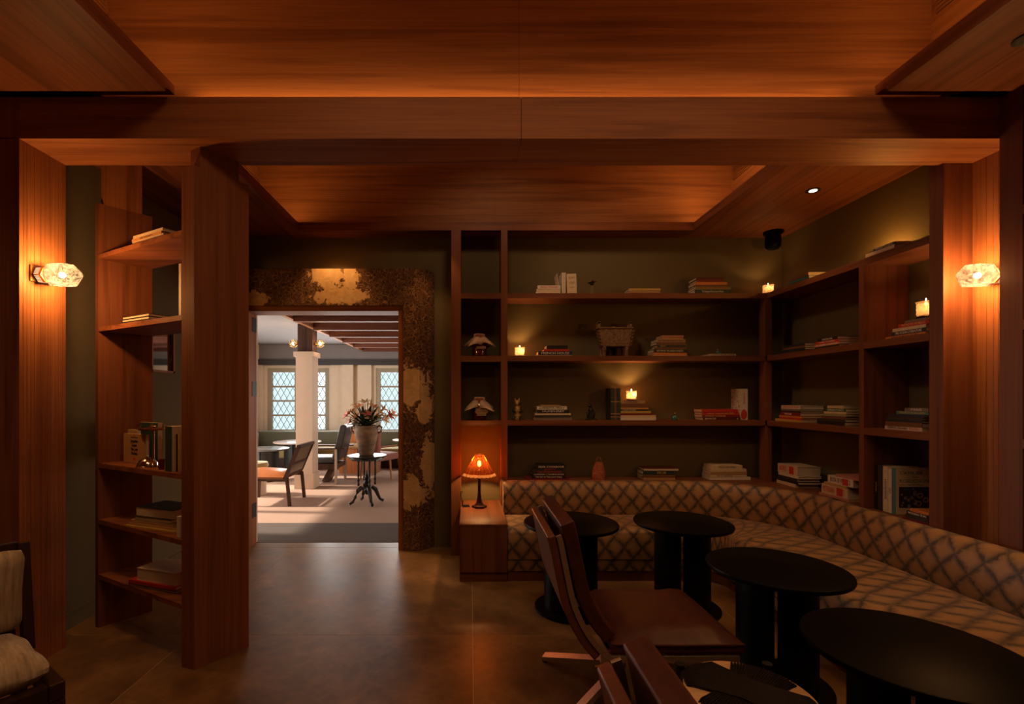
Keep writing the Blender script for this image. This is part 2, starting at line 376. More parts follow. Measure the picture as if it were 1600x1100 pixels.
B().box(-2.486, .28, 2.66, 2.95, 2.96, 2.97).obj('panel', woodX, bm_); B().box(.282, 3.06, 2.66, 2.95, 2.96, 2.97).obj('panel', woodX, bm_)
B().box(-3.6, -2.486, 2.645, 2.66, 2.96, 3.19).obj('panel', woodZ, bm_)
# --- soffits and coffers
st = B()
soffX = wood('soffit_teak_x', 0, (.10, .030, .012), (.24, .080, .030), .5); soffY = wood('soffit_teak_y', 1, (.10, .030, .012), (.24, .080, .030), .5)
def soffit(x0, x1, y0, y1, mat):
    return struct(B().box(x0, x1, y0, y1, CE, CE + .08).obj('ceiling', mat, None))
soffit(-3.6, -1.64, -3, 2.58, soffY); soffit(2.243, 3.4, -3, 2.58, soffY); soffit(-1.64, 2.243, -3, -1.4, soffX)
struct(B().box(-3.6, -2.12, 2.58, 2.84, CE + .05, CE + .08).box(2.70, 3.4, 2.58, 2.84, CE + .05, CE + .08).obj('trim_gap_shade', blackm)); struct(B().box(-2.12, -1.64, 2.58, 2.66, CE + .03, CE + .08).box(2.243, 2.70, 2.58, 2.66, CE + .03, CE + .08).obj('trim_2', soffY))  # black boxes put the shade of the soffit gap into the colour
soffit(-2.67, -1.70, 2.95, 4.95, soffY); soffit(2.20, 3.21, 2.95, 4.95, soffY); soffit(-1.70, 2.20, 4.72, 4.95, soffX)
def coffer(x0, x1, y0, y1, joint):
    c = struct(B().box(x0 - .03, x1 + .03, y0, y1 + .03, 4.1, 4.15).obj('ceiling', ceilX))
    B().box(x0 - .03, x1 + .03, y1 + .021, y1 + .03, 3.13 if y1 < 3 else CE + .08, 4.1).obj('backing', woodX, c)
    for (a, b) in ((x0, joint), (joint + .0015, x1)):
        B().box(a, b, y1, y1 + .02, 3.13 if y1 < 3 else CE + .08, 4.1).obj('panel', ceilX, c)
    B().box(x0 - .02, x0, y0, y1, CE + .08, 4.1).obj('panel', ceilY, c)
    B().box(x1, x1 + .02, y0, y1, CE + .08, 4.1).obj('panel', ceilY, c)
    B().box(x0, x1, y0 - .02, y0, CE, 4.1).obj('panel', ceilX, c)
    return c
coffer(-2.11, 2.69, -1.42, 2.80, .283); coffer(-2.16, 2.68, 2.96, 4.925, .25)
def vent(x, y, side):
    t = thing('air_vent', 'slotted air grille high in the %s side of the %s ceiling recess' % (('left', 'right')[side > 0], ('near', 'far')[y > 3]), 'vent', (x, y, 3.745))
    B().box(-.003 if side > 0 else 0, 0 if side > 0 else .003, -.9, 0, 0, .16).obj('backing', blackm, t)
    for k in range(7):
        q = -side * .003; B().box(min(q, q * 4), max(q, q * 4), -.9, 0, .004 + k * .023, .015 + k * .023).obj('slat', ceilY, t)
for (x, y, s_) in ((-2.11, 2.77, -1), (2.69, 2.77, 1), (-2.16, 4.89, -1), (2.68, 4.89, 1)): vent(x, y, s_)
# cove lighting: strips on the ledges
def strip(x0, x1, y0, y1, z, power, up=(pi, 0, 0)):
    t = B().box(x0, x1, y0, y1, z, z + .006).obj('led_strip', led); struct(t, 'warm light strip on a ceiling ledge')
    return light('cove_light', 'AREA', ((x0 + x1) / 2, (y0 + y1) / 2, z + .02), power, (1, .46, .13), x1 - x0, y1 - y0, rot=up)
strip(-1.60, 2.20, 2.745, 2.755, 3.192, 4.5)
strip(-1.76, -1.74, -1.2, 2.62, CE + .082, 7); strip(2.36, 2.38, -1.2, 2.62, CE + .082, 8.5)
strip(-1.80, -1.78, 3.0, 4.78, CE + .082, 4); strip(2.28, 2.30, 3.0, 4.78, CE + .082, 6.5)

# --- doorway: marble surround and wooden lining
mb = struct(B().box(-2.30, -.672, 4.80, 4.95, 2.477, 2.824).obj('door_1', marble), 'dark breccia marble door surround with pale patches')
B().box(-2.42, -2.302, 4.80, 4.95, 0, 2.824).obj('jamb', marble, mb)
B().box(-.67, -.507, 4.80, 4.97, 0, 2.475).obj('jamb', marble, mb)
B().box(-.67, -.507, 4.80, 4.97, 2.4765, 2.824).obj('corner_block', marble, mb)
B().prism([(-.505, 4.80), (-.40, 4.90), (-.372, 4.95), (-.505, 4.95)], 0, 2.475).obj('jamb', marble, mb)
B().prism([(-.505, 4.80), (-.40, 4.90), (-.372, 4.95), (-.505, 4.95)], 2.4765, 2.822).obj('corner_block', marble, mb)
B().extr([(-2.23, 2.455), (-.672, 2.455), (-.672, 2.477), (-2.23, 2.477)], 4.79, 4.95).obj('moulding', marble, mb)
dl = struct(B().box(-2.30, -.672, 4.83, 5.08, 2.405, 2.455).obj('door_2', woodX), 'teak lining of the doorway with black hinges')
B().box(-.725, -.672, 4.83, 5.08, 0, 2.405).obj('jamb', woodZ, dl); B().box(-2.30, -2.265, 4.83, 5.08, 0, 2.405).obj('jamb', woodZ, dl)
for z in (.28, 1.55, 2.22, 2.32)[:3]: B().box(-2.266, -2.262, 4.98, 5.075, z, z + .15).obj('hinge', blackm, dl)

# ================================================================== LOUNGE BEYOND
lc = struct(B().box(-5, 3.1, 5.08, 11.5, 2.79, 2.85).obj('ceiling', greyceil), 'grey ceiling of the lounge beyond the doorway')
struct(B().box(-5.0, 3.0, 11.36, 11.5, 2.44, 2.79).obj('trim_3', greyceil)); struct(B().box(-5.0, 3.0, 11.30, 11.46, 2.31, 2.44).obj('trim_4', darkgrey))
cb = thing('timber_ceiling_beams', 'dark red timber ceiling beams over the right half of the far lounge', 'beams', (0, 0, 2.60))
B().box(-2.60, -2.54, 5.4, 11.3, .06, .19).obj('edge_beam', woodY, cb)
for k in range(7): B().box(-2.54, 2.9, 6.0 + k * .88, 6.10 + k * .88, 0.03, .19).obj('cross_beam', wood('red_beam', 0, (.07, .02, .012), (.20, .07, .04)), cb)
# far wall with three openings
def wx(x): return (x - VX) * 11.4 / F
def wz(y): return H + (VY - y) * 11.4 / F
fw = B(); z0, z1 = wz(676), wz(575)
xs = [(wx(417), wx(466)), (wx(472), wx(514)), (wx(587), wx(636))]
fw.box(-5, 3.1, 11.42, 11.55, 0, z0).box(-5, 3.1, 11.42, 11.55, z1, 2.5)
px = -5
for a, b in xs: fw.box(px, a, 11.42, 11.55, z0, z1); px = b
fw.box(px, 3.1, 11.42, 11.55, z0, z1)
struct(fw.obj('wall_far', cream))
leadm = plain('window_lead', (.10, .09, .07), .6); wfr = plain('window_frame_stone', (.38, .33, .25), .7)
pane_m = clear('old_window_glass', (.93, .97, .96), .06, .1)
for wi, (a, b) in enumerate(xs):
    wn = struct(B().box(a, a + .10, 11.44, 11.52, z0, z1).box(b - .10, b, 11.44, 11.52, z0, z1).box(a + .1, b - .1, 11.44, 11.52, z1 - .10, z1).box(a + .1, b - .1, 11.44, 11.52, z0, z0 + .07).obj('window_%d' % (wi + 1), wfr))
    nz = 4; hz = (z1 - z0 - .17) / nz
    for k in range(1, nz): B().box(a + .1, b - .1, 11.45, 11.51, z0 + .07 + k * hz - .02, z0 + .07 + k * hz + .02).obj('glazing_bar', wfr, wn)
    for k in range(nz): B().box(a + .1, b - .1, 11.485, 11.49, z0 + .07 + k * hz + .02, z0 + .07 + (k + 1) * hz - .02).obj('pane', pane_m, wn)
    L = B(); W_, Hh = b - a - .04, z1 - z0 - .04; cx, cz = (a + b) / 2, (z0 + z1) / 2
    s_ = 1.75; step = .145
    for sg in (1, -1):
        c0 = -(s_ * W_ + Hh) / 2
        c = c0 + .02
        while c < -c0:
            # line z = sg*s_*x + c clipped to rectangle
            pts = []
            for X in (-W_ / 2, W_ / 2):
                Z = sg * s_ * X + c
                if abs(Z) <= Hh / 2: pts.append((X, Z))
            for Z in (-Hh / 2, Hh / 2):
                X = (Z - c) / (sg * s_)
                if abs(X) <= W_ / 2: pts.append((X, Z))
            if len(pts) >= 2: L.bar((cx + pts[0][0], 11.475, cz + pts[0][1]), (cx + pts[1][0], 11.475, cz + pts[1][1]), .008, .008)
            c += step * s_ * 1.0
    lo = L.obj('lead_lattice', leadm, wn); lo['kind'] = 'stuff'
struct(B().box(wx(517), wx(535), 11.36, 11.42, .0, 2.31).obj('trim_5', cream)); struct(B().box(wx(536), wx(553), 11.30, 11.42, 0, 2.31).obj('trim_6', cream))
struct(B().box(wx(560), wx(581), 11.34, 11.42, 0, 2.31).obj('trim_7', cream)); struct(B().box(wx(400), wx(412), 11.34, 11.42, 0, 2.31).obj('trim_8', cream))
# left wall of lounge with tall openings, right wall
lw = B()
for (a, b) in ((5.08, 5.6), (9.6, 11.5)): lw.box(-5.1, -5.0, a, b, 0, 2.85)
lw.box(-5.1, -5.0, 5.6, 9.6, 2.68, 2.85).box(-5.1, -5.0, 5.6, 9.6, 0, .25)
for yy in (6.55, 7.6, 8.6): lw.box(-5.1, -5.0, yy, yy + .12, .25, 2.68)
struct(lw.obj('wall_left', cream)); struct(B().box(3.0, 3.1, 5.08, 11.5, 0, 2.85).obj('wall_right', cream))
struct(B().box(-5.0, -2.27, 5.08, 5.12, 0, 2.85).box(-.67, 3, 5.08, 5.12, 0, 2.85).box(-2.27, -.67, 5.08, 5.12, 2.46, 2.85).obj('wall_front', cream))
# column
cx0, cx1, cy0, cy1 = -2.94, -2.66, 8.08, 8.38
col = struct(B().box(cx0, cx1, cy0, cy1, .26, 2.25).obj('column', creamc), 'square cream column with dark upper block and two globe lamps')
B().box(cx0 - .02, cx1 + .02, cy0 - .02, cy1 + .02, 0, .26).obj('base', creamc, col)
B().box(cx0 - .03, cx1 + .03, cy0 - .03, cy1 + .03, 2.23, 2.31).obj('cap', creamc, col)
B().box(cx0 + .02, cx1 - .01, cy0 + .03, cy1 - .02, 2.31, 2.785).obj('upper_block', wood('umber_z', 2, (.03, .014, .009), (.09, .04, .025)), col)
for sgn in (-1, 1):
    x = cx0 - .08 if sgn < 0 else cx1 + .09
    t = thing('globe_lamp', 'clear globe wall lamp on the %s side of the cream lounge column' % ('left' if sgn < 0 else 'right'), 'lamp', (x, 8.2, 2.46), group='globe lamps on the lounge column')
    sphere(.075, seg=14).obj('glass_globe', glowglass('globe_glass', (.10, .08, .055), transp=.6, bump=.4, bs=30) if sgn < 0 else bpy.data.materials['globe_glass'], t, smooth=True)
    sphere(.028).obj('bulb', filament, t, smooth=True)
    B().tube([(0, 0, 0), (-sgn * .10, 0, 0)], .025).obj('socket', brass, t)
    light('globe_light', 'POINT', (x, 8.2, 2.46), 7, (1, .58, .25), .04)

# furniture of the lounge -----------------------------------------------------
olive = plain('olive_upholstery', (.10, .10, .065), .7, sheen=.3); mustard = plain('mustard_upholstery', (.36, .27, .10), .75, sheen=.3)
sf = thing('wall_sofa', 'long olive banquette running under the lounge windows', 'sofa', (-3.2, 10.95, 0))
B().box(-1.8, 5.6, .0, .16, .30, .78).obj('backrest', olive, sf, bevel=.05, seg=3)
B().box(-1.8, 5.6, -.55, 0, .22, .44).obj('seat', mustard, sf, bevel=.05, seg=3)
B().box(-1.78, 5.58, -.50, .1, 0, .22).obj('plinth', darkwood, sf)
B().box(-1.8, -1.6, -2.2, .0, .30, .76).obj('side_backrest', olive, sf, bevel=.05, seg=3)

def drum_table(name, label, x, y, ht, r, rot, group=None, top=black, shell=black, inner=None, base=True):
    t = thing(name, label, 'table', (x, y, 0), rot, group)
    B().lathe([(r - .02, ht - .028), (r - .004, ht - .022), (r, ht - .012), (r - .003, ht - .002), (r - .008, ht), (1e-4, ht)], 64).obj('tabletop', top, t, smooth=True)
    rs = .56 * r
    for sgn in (-1, 1):
        poly = []; a0, a1 = radians(2.2), radians(177.8)
        for k in range(15): a = a0 + (a1 - a0) * k / 14; poly.append((sgn * rs * sin(a), rs * cos(a)))
        for k in range(15): a = a1 - (a1 - a0) * k / 14; poly.append((sgn * (rs - .02) * sin(a), (rs - .02) * cos(a)))
        B().prism(poly, .02, ht - .028).obj('curved_leg', shell, t, smooth=True)
    if inner:
        for (a, b) in ((-.03, 0), (.03, 0)): B().tube([(a, b, .02), (a, b, ht - .03)], .018, 12).obj('tube', inner, t, smooth=True)
    if base: B().lathe([(1e-4, 0), (.76 * r, 0), (.765 * r, .006), (.76 * r, .018), (.72 * r, .022), (1e-4, .022)], 48).obj('base_disc', shell, t, smooth=True)
    return t
pinktop = plain('pale_tabletop', (.55, .42, .36), .2)
brown_shell = wood('mid_wood', 2, (.18, .07, .035), (.38, .17, .09))
t = drum_table('drum_table', 'round dark lounge table with curved black and brown legs', -3.80, 8.9, .60, .42, radians(0), top=plain('slate_top', (.10, .10, .10), .22), shell=blackm, inner=steel, base=False)
drum_table('drum_table', 'pale round table behind the cream lounge column', -3.6, 10.0, .63, .48, 0, top=pinktop, shell=blackm)
drum_table('drum_table', 'pale round table by the right lounge window', -1.25, 10.15, .66, .40, 0, top=pinktop, shell=steel, base=False)
t = thing('drum_stool', 'small upholstered stool at left edge of the lounge doorway view', 'stool', (-3.42, 7.62, 0))
B().lathe([(.17, 0), (.17, .42), (1e-4, .42)], 20).obj('base', creamc, t, smooth=True); B().lathe([(1e-4, .42), (.19, .43), (.205, .46), (.19, .51), (1e-4, .525)], 20).obj('cushion', mustard, t, smooth=True)

# cane-backed low chair
tan = plain('tan_leather', (.42, .13, .035), .3, var=.1, scale=14)
umber = wood('umber_frame', 2, (.035, .016, .010), (.10, .045, .028), .4)
t = thing('lounge_chair', 'low chair with tan leather seat and cane back beyond the doorway', 'chair', (-2.90, 7.10, 0), 0)
for sy in (-1, 1):
    yy = sy * .30
    B().bar((.30, yy, .40), (.34, yy * 1.0, .0), .042, .035).obj('leg', umber, t)
    B().bar((-.34, yy, .36), (-.37, yy, .0), .042, .035).obj('leg', umber, t)
    B().bar((.265, yy, .37), (.47, yy, .85), .048, .032).obj('back_post', umber, t)
    B().bar((-.40, yy, .375), (.32, yy, .365), .032, .055).obj('side_rail', umber, t)
B().bar((.47, -.31, .845), (.47, .31, .845), .045, .05).obj('top_rail', umber, t)
B().bar((.365, -.29, .60), (.365, .29, .60), .04, .03).obj('middle_rail', umber, t)
B().bar((.30, -.29, .43), (.30, .29, .43), .04, .03).obj('bottom_rail', umber, t)
cn = B()
for k in range(24):
    q = -.29 + .58 * k / 23
    cn.bar((.308, q, .44), (.458, q, .82), .004, .004)
for k in range(17):
    f = k / 16; cn.bar((.308 + .15 * f, -.29, .44 + .38 * f), (.308 + .15 * f, .29, .44 + .38 * f), .004, .004)
for k in range(-14, 24):
    a0, b0 = -.29 + .58 * k / 24, -.29 + .58 * (k + 14) / 24
    f0, f1 = 0., 1.
    if a0 < -.29: f0 = (-.29 - a0) / (b0 - a0)
    if b0 > .29: f1 = (.29 - a0) / (b0 - a0)
    cn.bar((.31 + .15 * f0, a0 + (b0 - a0) * f0, .44 + .38 * f0), (.31 + .15 * f1, a0 + (b0 - a0) * f1, .44 + .38 * f1), .004, .004)
o = cn.obj('cane_weave', plain('cane', (.20, .12, .07), .6), t); o['kind'] = 'stuff'
rows = []
for i in range(9):
    rr = []
    for j in range(9):
        u, v = -1 + i / 4, -1 + j / 4; h = (1 - abs(u) ** 4) * (1 - abs(v) ** 4)
        rr.append((-.06 + .33 * u, .28 * v, .40 + .085 * h ** .6 - .02 * (u + 0)))
    rows.append(rr)
B().grid(rows).box(-.39, .27, -.28, .28, .385, .405).obj('seat_cushion', tan, t, smooth=True)

# dark armchair with steel posts
bl = plain('grey_black_leather', (.045, .045, .047), .32)
t = thing('armchair', 'dark leather armchair with slim steel posts in the lounge', 'armchair', (-2.55, 8.85, 0), 0)
B().extr([(.06, .42), (.20, .42), (.34, 1.02), (.30, 1.06), (.22, 1.04)], -.28, .28).obj('backrest', bl, t, bevel=.02)
B().box(-.5, .12, -.27, .27, .36, .47).obj('seat', bl, t, bevel=.03)
B().box(-.45, .16, -.28, .28, .26, .35).obj('seat_base', umber, t)
B().bar((-.1, 0, .0), (.05, 0, .28), .1, .3).obj('pedestal', umber, t)
for sy in (-1, 1):
    B().box(.14, .18, sy * .32 - .02, sy * .32 + .02, 0, .62).obj('leg', steel, t)
    B().box(-.5, -.46, sy * .32 - .02, sy * .32 + .02, 0, .60).obj('leg', steel, t)
    B().box(-.54, .32, sy * .32 - .03, sy * .32 + .03, .62, .645).obj('armrest', umber, t, bevel=.006)
# booth
oran = wood('orange_panel', 2, (.30, .09, .025), (.55, .20, .07))
t = thing('booth_bench', 'orange wood booth bench with tan cushion behind the armchair', 'bench', (-2.25, 10.2, 0))
B().box(-.45, .15, 0, .05, .45, .86).obj('backrest', oran, t); B().box(-.42, -.05, -.45, 0, 0, .50).obj('end_panel', oran, t)
B().box(-.40, .35, -.5, 0, .50, .60).obj('seat_cushion', plain('ochre_cushion', (.40, .25, .10), .7), t, bevel=.04); B().box(-.04, .35, -.42, 0, 0, .48).obj('plinth', brown_shell, t)
# pink chair
pk = plain('rose_upholstery', (.26, .085, .07), .85, sheen=.3, bump=.3, scale=120)
t = thing('upholstered_chair', 'rose upholstered lounge chair with wooden legs behind the urn', 'chair', (-1.78, 9.35, 0), 0)
B().extr([(-.33, .36), (-.25, .36), (-.22, .90), (-.33, .93)], -.26, .26).xf(Matrix.Rotation(radians(60), 4, 'Z')).obj('backrest', pk, t, bevel=.03)
B().box(-.28, .30, -.28, .28, .34, .47).xf(Matrix.Rotation(radians(60), 4, 'Z')).obj('seat', pk, t, bevel=.04)
for (a, b) in ((-.26, -.26), (.26, -.28), (-.25, .25), (.34, .22)):
    B().tube([(a, b, .36), (a * 1.12, b * 1.12, 0)], [.022, .014]).obj('leg', brown_shell, t, smooth=True)
B().tube([(.0, -.36, .60), (.36, -.1, .62)], .02).obj('armrest', brown_shell, t)

# carved pedestal table
ebony = plain('ebonised_wood', (.013, .010, .008), .28)
t = thing('pedestal_table', 'ebonised round table with turned columns and scrolled feet under the urn', 'table', (-1.50, 6.95, 0))
B().lathe([(.24, .66), (.255, .665), (.255, .68), (.275, .685), (.285, .695), (.28, .705), (1e-4, .708)], 40).obj('tabletop', ebony, t, smooth=True)
B().lathe([(.24, .64), (.24, .662), (1e-4, .662)], 8).obj('apron', ebony, t)
for k in range(4):
    a = radians(30 + 90 * k); c = (cos(a) * .125, sin(a) * .125, 0)
    B().lathe([(.016, .27), (.02, .30), (.011, .32), (.02, .345), (.02, .37), (.011, .385), (.016, .41), (.013, .55), (.02, .575), (.012, .59), (.018, .61), (.022, .645)], 10, c).obj('turned_column', ebony, t, smooth=True)
    pts = [(.07, .25), (.13, .20), (.17, .11), (.20, .05), (.245, .025), (.255, .045)]
    B().tube([(cos(a) * r, sin(a) * r, z) for r, z in pts], [.03, .034, .024, .02, .022, .012], 8).obj('scrolled_foot', ebony, t, smooth=True)
B().lathe([(.005, .13), (.03, .15), (.045, .19), (.025, .22), (.05, .25), (.06, .30), (.03, .34), (.045, .37), (.02, .40), (.028, .42), (.012, .45), (1e-4, .50)], 16).obj('finial', ebony, t, smooth=True)

# urn and lilies
def urn_mat():
    m, nt, b = newmat('weathered_terracotta')
    n = N(nt, 'ShaderNodeTexNoise', i_Scale=6.0, i_Detail=7.0); nt.links.new(mapped(nt, (1, 1, 1.6)), n.inputs['Vector'])
    nt.links.new(ramp(nt, n.outputs[0], [(.35, (.10, .062, .038)), (.5, (.19, .11, .062)), (.64, (.30, .17, .08))]), b.inputs['Base Color']); b.inputs['Roughness'].default_value = .75; return m
um = urn_mat()
t = thing('terracotta_urn', 'weathered two-handled terracotta urn standing on the round carved table', 'urn', (-1.505, 6.95, .709))
B().lathe([(.095, 0), (.105, .01), (.125, .12), (.155, .25), (.172, .33), (.168, .375), (.155, .40), (.165, .415), (.165, .425), (.145, .425), (.14, .38)], 36).obj('body', um, t, smooth=True)
for s_ in (-1, 1):
    B().tube([(s_ * .150, 0, .40), (s_ * .190, 0, .425), (s_ * .222, 0, .395), (s_ * .215, 0, .345), (s_ * .165, 0, .31)], .015).obj('handle', um, t, smooth=True)
t = thing('lily_bouquet', 'bouquet of orange and pink lilies filling the urn', 'flowers', (-1.505, 6.95, 1.11))
leafm = plain('dark_leaf', (.030, .050, .020), .45, var=.3); pinkp = plain('pink_petal', (.62, .16, .11), .6); orp = plain('peach_petal', (.75, .36, .16), .6); crp = plain('cream_petal', (.80, .58, .34), .6); budm = plain('bud_green', (.36, .30, .12), .6)
def petal(a, tilt, L, Wd, base, bend=.3):
    rows = []
    d = Vector((cos(a) * cos(tilt), sin(a) * cos(tilt), sin(tilt))); sd_ = Vector((-sin(a), cos(a), 0)); up = d.cross(sd_)
    if up.z < 0: up = -up
    for i in range(6):
        f = i / 5; wdt = Wd * sin(pi * (f * .92 + .04)) ** .8; c = Vector(base) + d * L * f - up * bend * L * f * f
        rows.append([c - sd_ * wdt + up * wdt * .25, c, c + sd_ * wdt + up * wdt * .25])
    return rows
rnd = random.Random(3)
for k in range(52):
    a = rnd.uniform(0, 2 * pi); ti = rnd.uniform(radians(8), radians(80)); L = rnd.uniform(.16, .32)
    B().grid(petal(a, ti, L, .032, (cos(a) * .04, sin(a) * .04, .0 + rnd.uniform(0, .06)), .12)).obj('leaf', leafm, t, smooth=True)
for i, (px_, py_, c_) in enumerate([(543, 650, pinkp), (549, 659, pinkp), (553, 643, orp), (562, 637, orp), (559, 652, orp), (589, 652, orp), (607, 650, pinkp), (583, 637, orp), (598, 640, orp), (573, 648, pinkp), (612, 647, orp), (568, 660, pinkp), (570, 630, crp), (592, 645, crp), (556, 634, crp), (600, 656, crp), (577, 655, crp), (547, 647, orp)]):
    q = P(px_, py_, 6.95 - .12 + .05 * (i % 3)); base = Vector((q[0] + 1.505, q[1] - 6.95, q[2] - 1.11)); out = base.normalized()
    B().tube([(0, 0, .0), tuple(base * .6 + Vector((0, 0, .02))), tuple(base)], .004, 5).obj('stem', leafm, t)
    fl_ = B()
    R_ = out.to_track_quat('Z', 'Y').to_matrix().to_4x4()
    for k in range(6):
        rr = petal(k * pi / 3 + .2, radians(42), .095, .021, (0, 0, 0), .35)
        fl_.grid([[tuple(base + (R_ @ Vector(p))) for p in r] for r in rr])
    fl_.obj('lily_flower', c_, t, smooth=True, solid=.001)
for (px_, py_) in [(581, 622), (575, 626), (603, 633), (600, 645), (616, 646), (567, 632), (547, 641)]:
    q = P(px_, py_, 6.95); base = Vector((q[0] + 1.505, 0, q[2] - 1.11))
    B().tube([tuple(base * .2), tuple(base * .75), tuple(base * .88), tuple(base * 1.02)], [.004, .006, .013, .003], 6).obj('bud', budm, t, smooth=True)

# ================================================================== SHELVING
S1, S2, S3, S4 = H + 1.019, H + .41, H - .2175, .722
ST = .05
shm = shelfX
bc = thing('bookcase', 'long wall bookcase of dark red teak behind the banquette', 'bookcase', (0, 4.66, 0))
def bb(name, x0, x1, z0, z1, mat, y0=0, y1=.285, par=bc): return B().box(x0, x1, y0, y1, z0, z1).obj(name, mat, par)
bb('upright', -.186, -.093, 0.0, CE, shelfZ); bb('upright', .298, .36, .49, CE, shelfZ)
bb('upright', 2.865, 2.925, .3, S1 - ST, shelfZ, 0, .10)
for z in (S1, S2, S3):
    bb('shelf', -.093, .298, z - ST, z, shelfX); bb('shelf', .36, 3.205, z - ST, z, shelfX)
bb('shelf', .36, 2.0, S4 - .03, S4, shelfX)
o = B().prism([(2.0, 0), (2.0, .285), (3.2, .285), (3.2, -.40), (2.865, -.86)] + [(1.97 + .888 * sin(a), 3.75 - 4.66 + .888 * cos(a)) for a in [radians(88 - 8 * k) for k in range(11)]], S4 - .03, S4).obj('shelf', shelfX, bc)
rb = thing('bookcase', 'side wall bookcase of dark red teak right of the banquette corner', 'bookcase', (2.877, 2.92, 0))
def rbx(name, x0, x1, y0, y1, z0, z1, mat): return B().box(x0 - 2.877, x1 - 2.877, y0 - 2.92, y1 - 2.92, z0, z1).obj(name, mat, rb)
rbx('shelf', 2.877, 3.205, 3.012, 4.655, S1 - ST, S1, shelfY)
for z in (S2, S3):
    rbx('shelf', 2.877, 3.205, 3.012, 3.51, z - ST, z, shelfY); rbx('shelf', 2.877, 3.205, 3.555, 4.655, z - ST, z, shelfY)
rbx('shelf', 2.877, 3.205, 3.012, 3.8, S4 - .03, S4, shelfY)
rbx('upright', 2.877, 3.205, 3.51, 3.555, .3, S1 - ST, shelfZ)
rbx('end_panel', 2.877, 3.30, 2.92, 3.01, 0, CE, shelfZ)
# near bookcase on the right, only its edge in view
nb = thing('bookcase', 'near bookcase on the right wall, cut by the frame edge', 'bookcase', (2.90, 2.5, 0))
B().box(.01, .44, .03, .14, 0, CE).obj('upright', shelfZ, nb); B().box(.01, .44, -1.3, -1.24, 0, CE).obj('upright', shelfZ, nb)
for z in (S1, S2, S3, S4): B().box(.01, .44, -1.24, .03, z - ST, z).obj('shelf', shelfY, nb)

# lamp cabinet left of banquette
cb_ = thing('side_cabinet', 'low teak cabinet under the table lamp beside the banquette', 'cabinet', (.108, 4.46, 0))
B().box(-.198, .198, -.48, .48, .085, .465).obj('body', shelfZ, cb_); B().box(-.20, .2, -.482, .482, .465, .482).obj('top', shelfY, cb_, bevel=.002)
B().box(-.198, .198, -.46, .47, 0, .083).obj('plinth', shelfX, cb_)

# ------------------------------------------------------------------ banquette
RB, CXB, CYB = .80, 1.97, 3.75
def path(n=1):
    pts = []
    for k in range(14): pts.append(((.312 + (CXB - .312) * k / 14, 4.55), (0, 1)))
    for k in range(19): a = radians(90 - 5 * k); pts.append(((CXB + RB * cos(a), CYB + RB * sin(a)), (cos(a), sin(a))))
    for k in range(1, 20): pts.append(((2.77, CYB - (CYB - .6) * k / 19), (1, 0)))
    return pts
PA = path(); SL = [0]
for i in range(1, len(PA)): SL.append(SL[-1] + (Vector(PA[i][0]) - Vector(PA[i - 1][0])).length)
bq = thing('banquette', 'curved built-in banquette in tan diamond-patterned velvet', 'sofa', (0, 0, 0))
def sweep(prof, name, i0, i1, mat=velvet, u0=0, closed=False, gap=0):
    rows, uvs = [], []
    pl_ = [0]
    base = prof(0) if callable(prof) else prof
    for k in range(1, len(base)): pl_.append(pl_[-1] + sqrt((base[k][0] - base[k - 1][0]) ** 2 + (base[k][1] - base[k - 1][1]) ** 2))
    for i in range(i0, i1 + 1):
        (x, y), (nx, ny) = PA[i]; s = SL[i]
        g = gap if i == i0 else (-gap if i == i1 else 0)
        tx, ty = ny, -nx
        pr_ = prof(i) if callable(prof) else prof
        rows.append([(x + nx * o_ + tx * g, y + ny * o_ + ty * g, z) for o_, z in pr_])
        uvs.append([(s + u0, q) for q in pl_])
    b = B().grid(rows, uvs)
    m = len(base)
    nrow = len(rows)
    b.f.append(tuple(range(m))); b.f.append(tuple((nrow - 1) * m + k for k in reversed(range(m))))
    return b.obj(name, mat, bq, smooth=True)
bprof = [(.10, .40), (.0, .40), (-.006, .44), (-.016, .52), (-.012, .60), (.004, .67), (.022, .712), (.045, .733), (.07, .738), (.09, .728), (.10, .70), (.10, .40)]
sweep(bprof, 'backrest', 0, 13); sweep(bprof, 'backrest', 13, 33); sweep(bprof, 'backrest', 33, len(PA) - 1)
def off(i):
    if i <= 14: return .55
    if i >= 26: return .70
    return .55 + .15 * (i - 14) / 12
def sprof(i):
    f = off(i)
    return [(-.002, .30), (-.002, .425), (-.05, .436), (-.15, .444), (-f * .5, .447), (-f + .14, .444), (-f + .05, .438), (-f + .015, .424), (-f, .40), (-f, .185), (-f + .012, .18), (-f + .012, .30)]
sweep(sprof, 'seat_cushion', 0, 14, u0=.4, gap=.0015); sweep(sprof, 'seat_cushion', 14, 33, u0=.4, gap=.0015); sweep(sprof, 'seat_cushion', 33, len(PA) - 1, u0=.4, gap=.0015)
def kprof(i):
    f = off(i); return [(-f + .05, .176), (-f + .004, .176), (-f + .004, .088), (-f + .05, .088)]
sweep(kprof, 'skirt', 0, len(PA) - 1, u0=.2)
def pprof(i):
    f = off(i); return [(-f + .07, .087), (-f + .015, .087), (-f + .015, .0), (-f + .07, .0)]
sweep(pprof, 'plinth', 0, len(PA) - 1, mat=shelfX)

# ------------------------------------------------------------------ lounge tables in front
G = 'black round cafe tables along the banquette'
TB = [(.729, 3.49, 'black round table nearest the table lamp, behind the leather chair'), (1.546, 3.505, 'black round table at the curved corner of the banquette'),
      (1.636, 2.57, 'black round table standing alone beyond the woven stool'), (1.596, 1.73, 'largest-looking black round table at lower right, nearest the camera')]
for x, y, lb in TB: drum_table('round_table', lb, x, y, .63, .34, atan2(-x, y) * 1.0, G)

